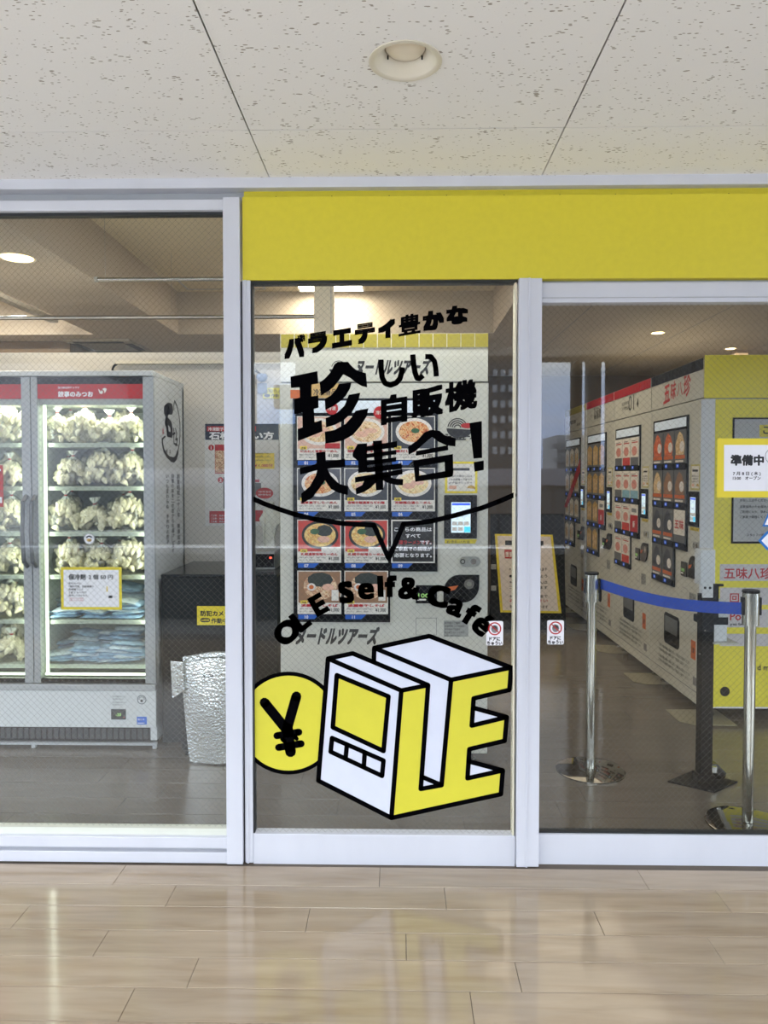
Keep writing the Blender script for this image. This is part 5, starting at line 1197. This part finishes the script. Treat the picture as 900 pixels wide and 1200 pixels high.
for i in range(n): fs += [(2*i, m+2*i, m+2*i+2, 2*i+2), (2*i+1, 2*i+3, m+2*i+3, m+2*i+1)]
tag(g.add(vs+vs2, fs, mat('belt_blue', (16, 66, 172), .6)).build('barrier_belt', smooth=True), 'blue belt stretched between the two steel barrier posts', 'belt')
# sanitizer stand
YS = .74; x = W(826, 800, YS).x
st = thing('dispenser_stand', 'black square stand with white dispenser box behind the blue belt', 'dispenser stand', (x, YS, 0))
G().prism([(x-.165, YS), (x, YS-.115), (x+.155, YS+.0), (x, YS+.125)], .0, .008, MBLK).build('base_plate', st, bevel=.002)
ztp = W(826, 696, YS).z; po_ = G().box(x-.028, x+.028, YS-.028, YS+.028, .008, ztp, MBLK).build('post', st, bevel=.003)
G().box(x-.040, x+.040, YS-.034, YS+.034, .008, .045, MBLK).build('post_collar', st, bevel=.003)
for py in (739, 766): q = W(826 if py == 739 else 820, py, YS-.03); G().cyl((q.x, YS-.029, q.z), (q.x, YS-.032, q.z), .0035, CHROME, 10).build('screw', po_)
wz0, wz1 = W(826, 699, YS).z, W(826, 683, YS).z
hb = G().box(x-.030, x+.018, YS-.033, YS-.029, wz0, wz1, FRW).build('white_bracket', st)
for dx in (-.018, .004): G().cyl((x+dx, YS-.033, wz1-.018), (x+dx, YS-.034, wz1-.018), .006, MBLK, 12).build('bracket_hole', hb)
G().box(x+.018, x+.045, YS-.03, YS-.02, wz0-.10, wz1-.004, MBLK).build('arm', st); G().box(x+.018, x+.066, YS-.03, YS-.01, wz1-.012, wz1-.002, MBLK).build('arm_tip', st)
a, b_ = W(820.5, 683, YS+.05), W(839, 644, YS+.05); G().box(a.x, b_.x, YS+.05, YS+.12, a.z-.01, b_.z, FRW).build('upper_housing', st, bevel=.006)
a, b_ = W(833, 751, YS), W(850.5, 704, YS); G().box(a.x, b_.x, YS-.02, YS+.07, a.z, b_.z, FRW).build('dispenser_box', st, bevel=.004)
c0_, c1_ = W(833, 731, YS), W(850.5, 722.5, YS); G().box(c0_.x-.05, c1_.x+.001, YS-.023, YS+.072, c0_.z, c1_.z, MBLK).build('strap', st)
a = W(833, 751, YS); G().box(a.x-.004, W(861, 749, YS).x, YS-.05, YS+.08, a.z-.006, a.z, mat('tray_gray', (176, 178, 170), .5)).build('drip_tray', st, bevel=.002)
q = W(842, 908, YS+.04); pedal = G().prism([(0, 0), (.028, .022), (.055, .020), (.095, -.02), (.085, -.045), (.03, -.05)], 0, .05, BLK, lambda u, v, z=0: Vector((x+.02+u, YS+.07-z, .055+v))).build('foot_pedal', st, bevel=.004)
G().box(x+.035, x+.06, YS-.0, YS+.02, .045, .072, STEEL).build('pedal_plate', pedal)
# floor sign behind the mullion
YN = 3.95; fs_ = FRONT(YN-.01)
sg = thing('floor_sign', 'black floor-standing sign board with a yellow-edged sheet, behind the wide mullion', 'sign', (W(618, 700, YN).x, YN, 0))
tz = .95; lean = lambda x_, y_, z_=0: Vector((x_, YN-.02-z_+.12*(y_/1.0), y_))
a, b_ = W(576, 728, YN), W(664, 603, YN)
G().prism([(a.x, .035), (b_.x, .035), (b_.x, b_.z), (a.x, b_.z)], -.03, 0, MBLK, lean).build('sign_frame', sg, bevel=.004)
for x_ in (a.x+.02, b_.x-.05): G().prism([(x_, 0), (x_+.03, 0), (x_+.03, .7), (x_, .7)], -.30, -.27, MBLK, lambda x2, y2, z2=0: Vector((x2, YN-.02-z2-.32*(y2/1.0)+.1, y2))).build('rear_leg', sg)
for x_ in (a.x+.02, b_.x-.05): G().box(x_, x_+.03, YN-.03, YN+.02, 0, .04, MBLK).build('foot', sg)
for py in (664, 689): q = W(577, py, YN); G().box(q.x-.012, q.x+.03, YN-.03, YN+.0, q.z-.02, q.z+.02, BODYG).build('frame_clip', sg)
c = lambda *pts: [(lambda q: (q.x, q.z))(W(px, py, YN+.07)) for px, py in pts]
# yellow-edged sheet, hung slightly askew
sh = G().flat(c((580, 625.8), (648, 626.8), (656, 717), (585.2, 716)), SIGNY, lean, .001); sh.build('yellow_border', sg)
G().flat(c((583, 628), (645.5, 629), (652.5, 714.5), (588, 713.5)), mat('sheet_pinkish', (226, 216, 210), .7), lean, .0016).build('printed_sheet', sg)
g = G(); T = lambda s_, px, py, h, m_, w_: (lambda q: g.text(s_, q[0], q[1], h, m_, lean, .0022, .02, fit=w_, res=2))(c((px, py))[0])
g.flat(c((592, 633.5), (637, 634), (637, 639.5), (592, 639)), INK, lean, .0018); q = c((615, 638.5))[0]; g.text('お知らせ', q[0], q[1]+.005, .034, PW, lean, .0024, .03, align='c')
g.flat(c((591, 644), (603, 644.2), (603.5, 654.5), (591.5, 654.3)), RED, lean, .0018); T('重要', 592, 652, .05, PW, .07)
for i, (s_, py, m_) in enumerate((('＊ 現金のみご利用になれます', 668, INK), ('● お釣りのないよう', 676, INK), ('＊ 一回のご購入は', 683, INK), ('二点までとなります', 689, INK), ('＊ 詳しくは係員まで', 699, INK), ('お尋ねください', 704, RED), ('毎度ありがとうございます', 711, INK))): T(s_, 596, py, .03, m_, .34)
g.build('printed_text', sg)
for o in bpy.data.objects:
    if '_local' in o: del o['_local']
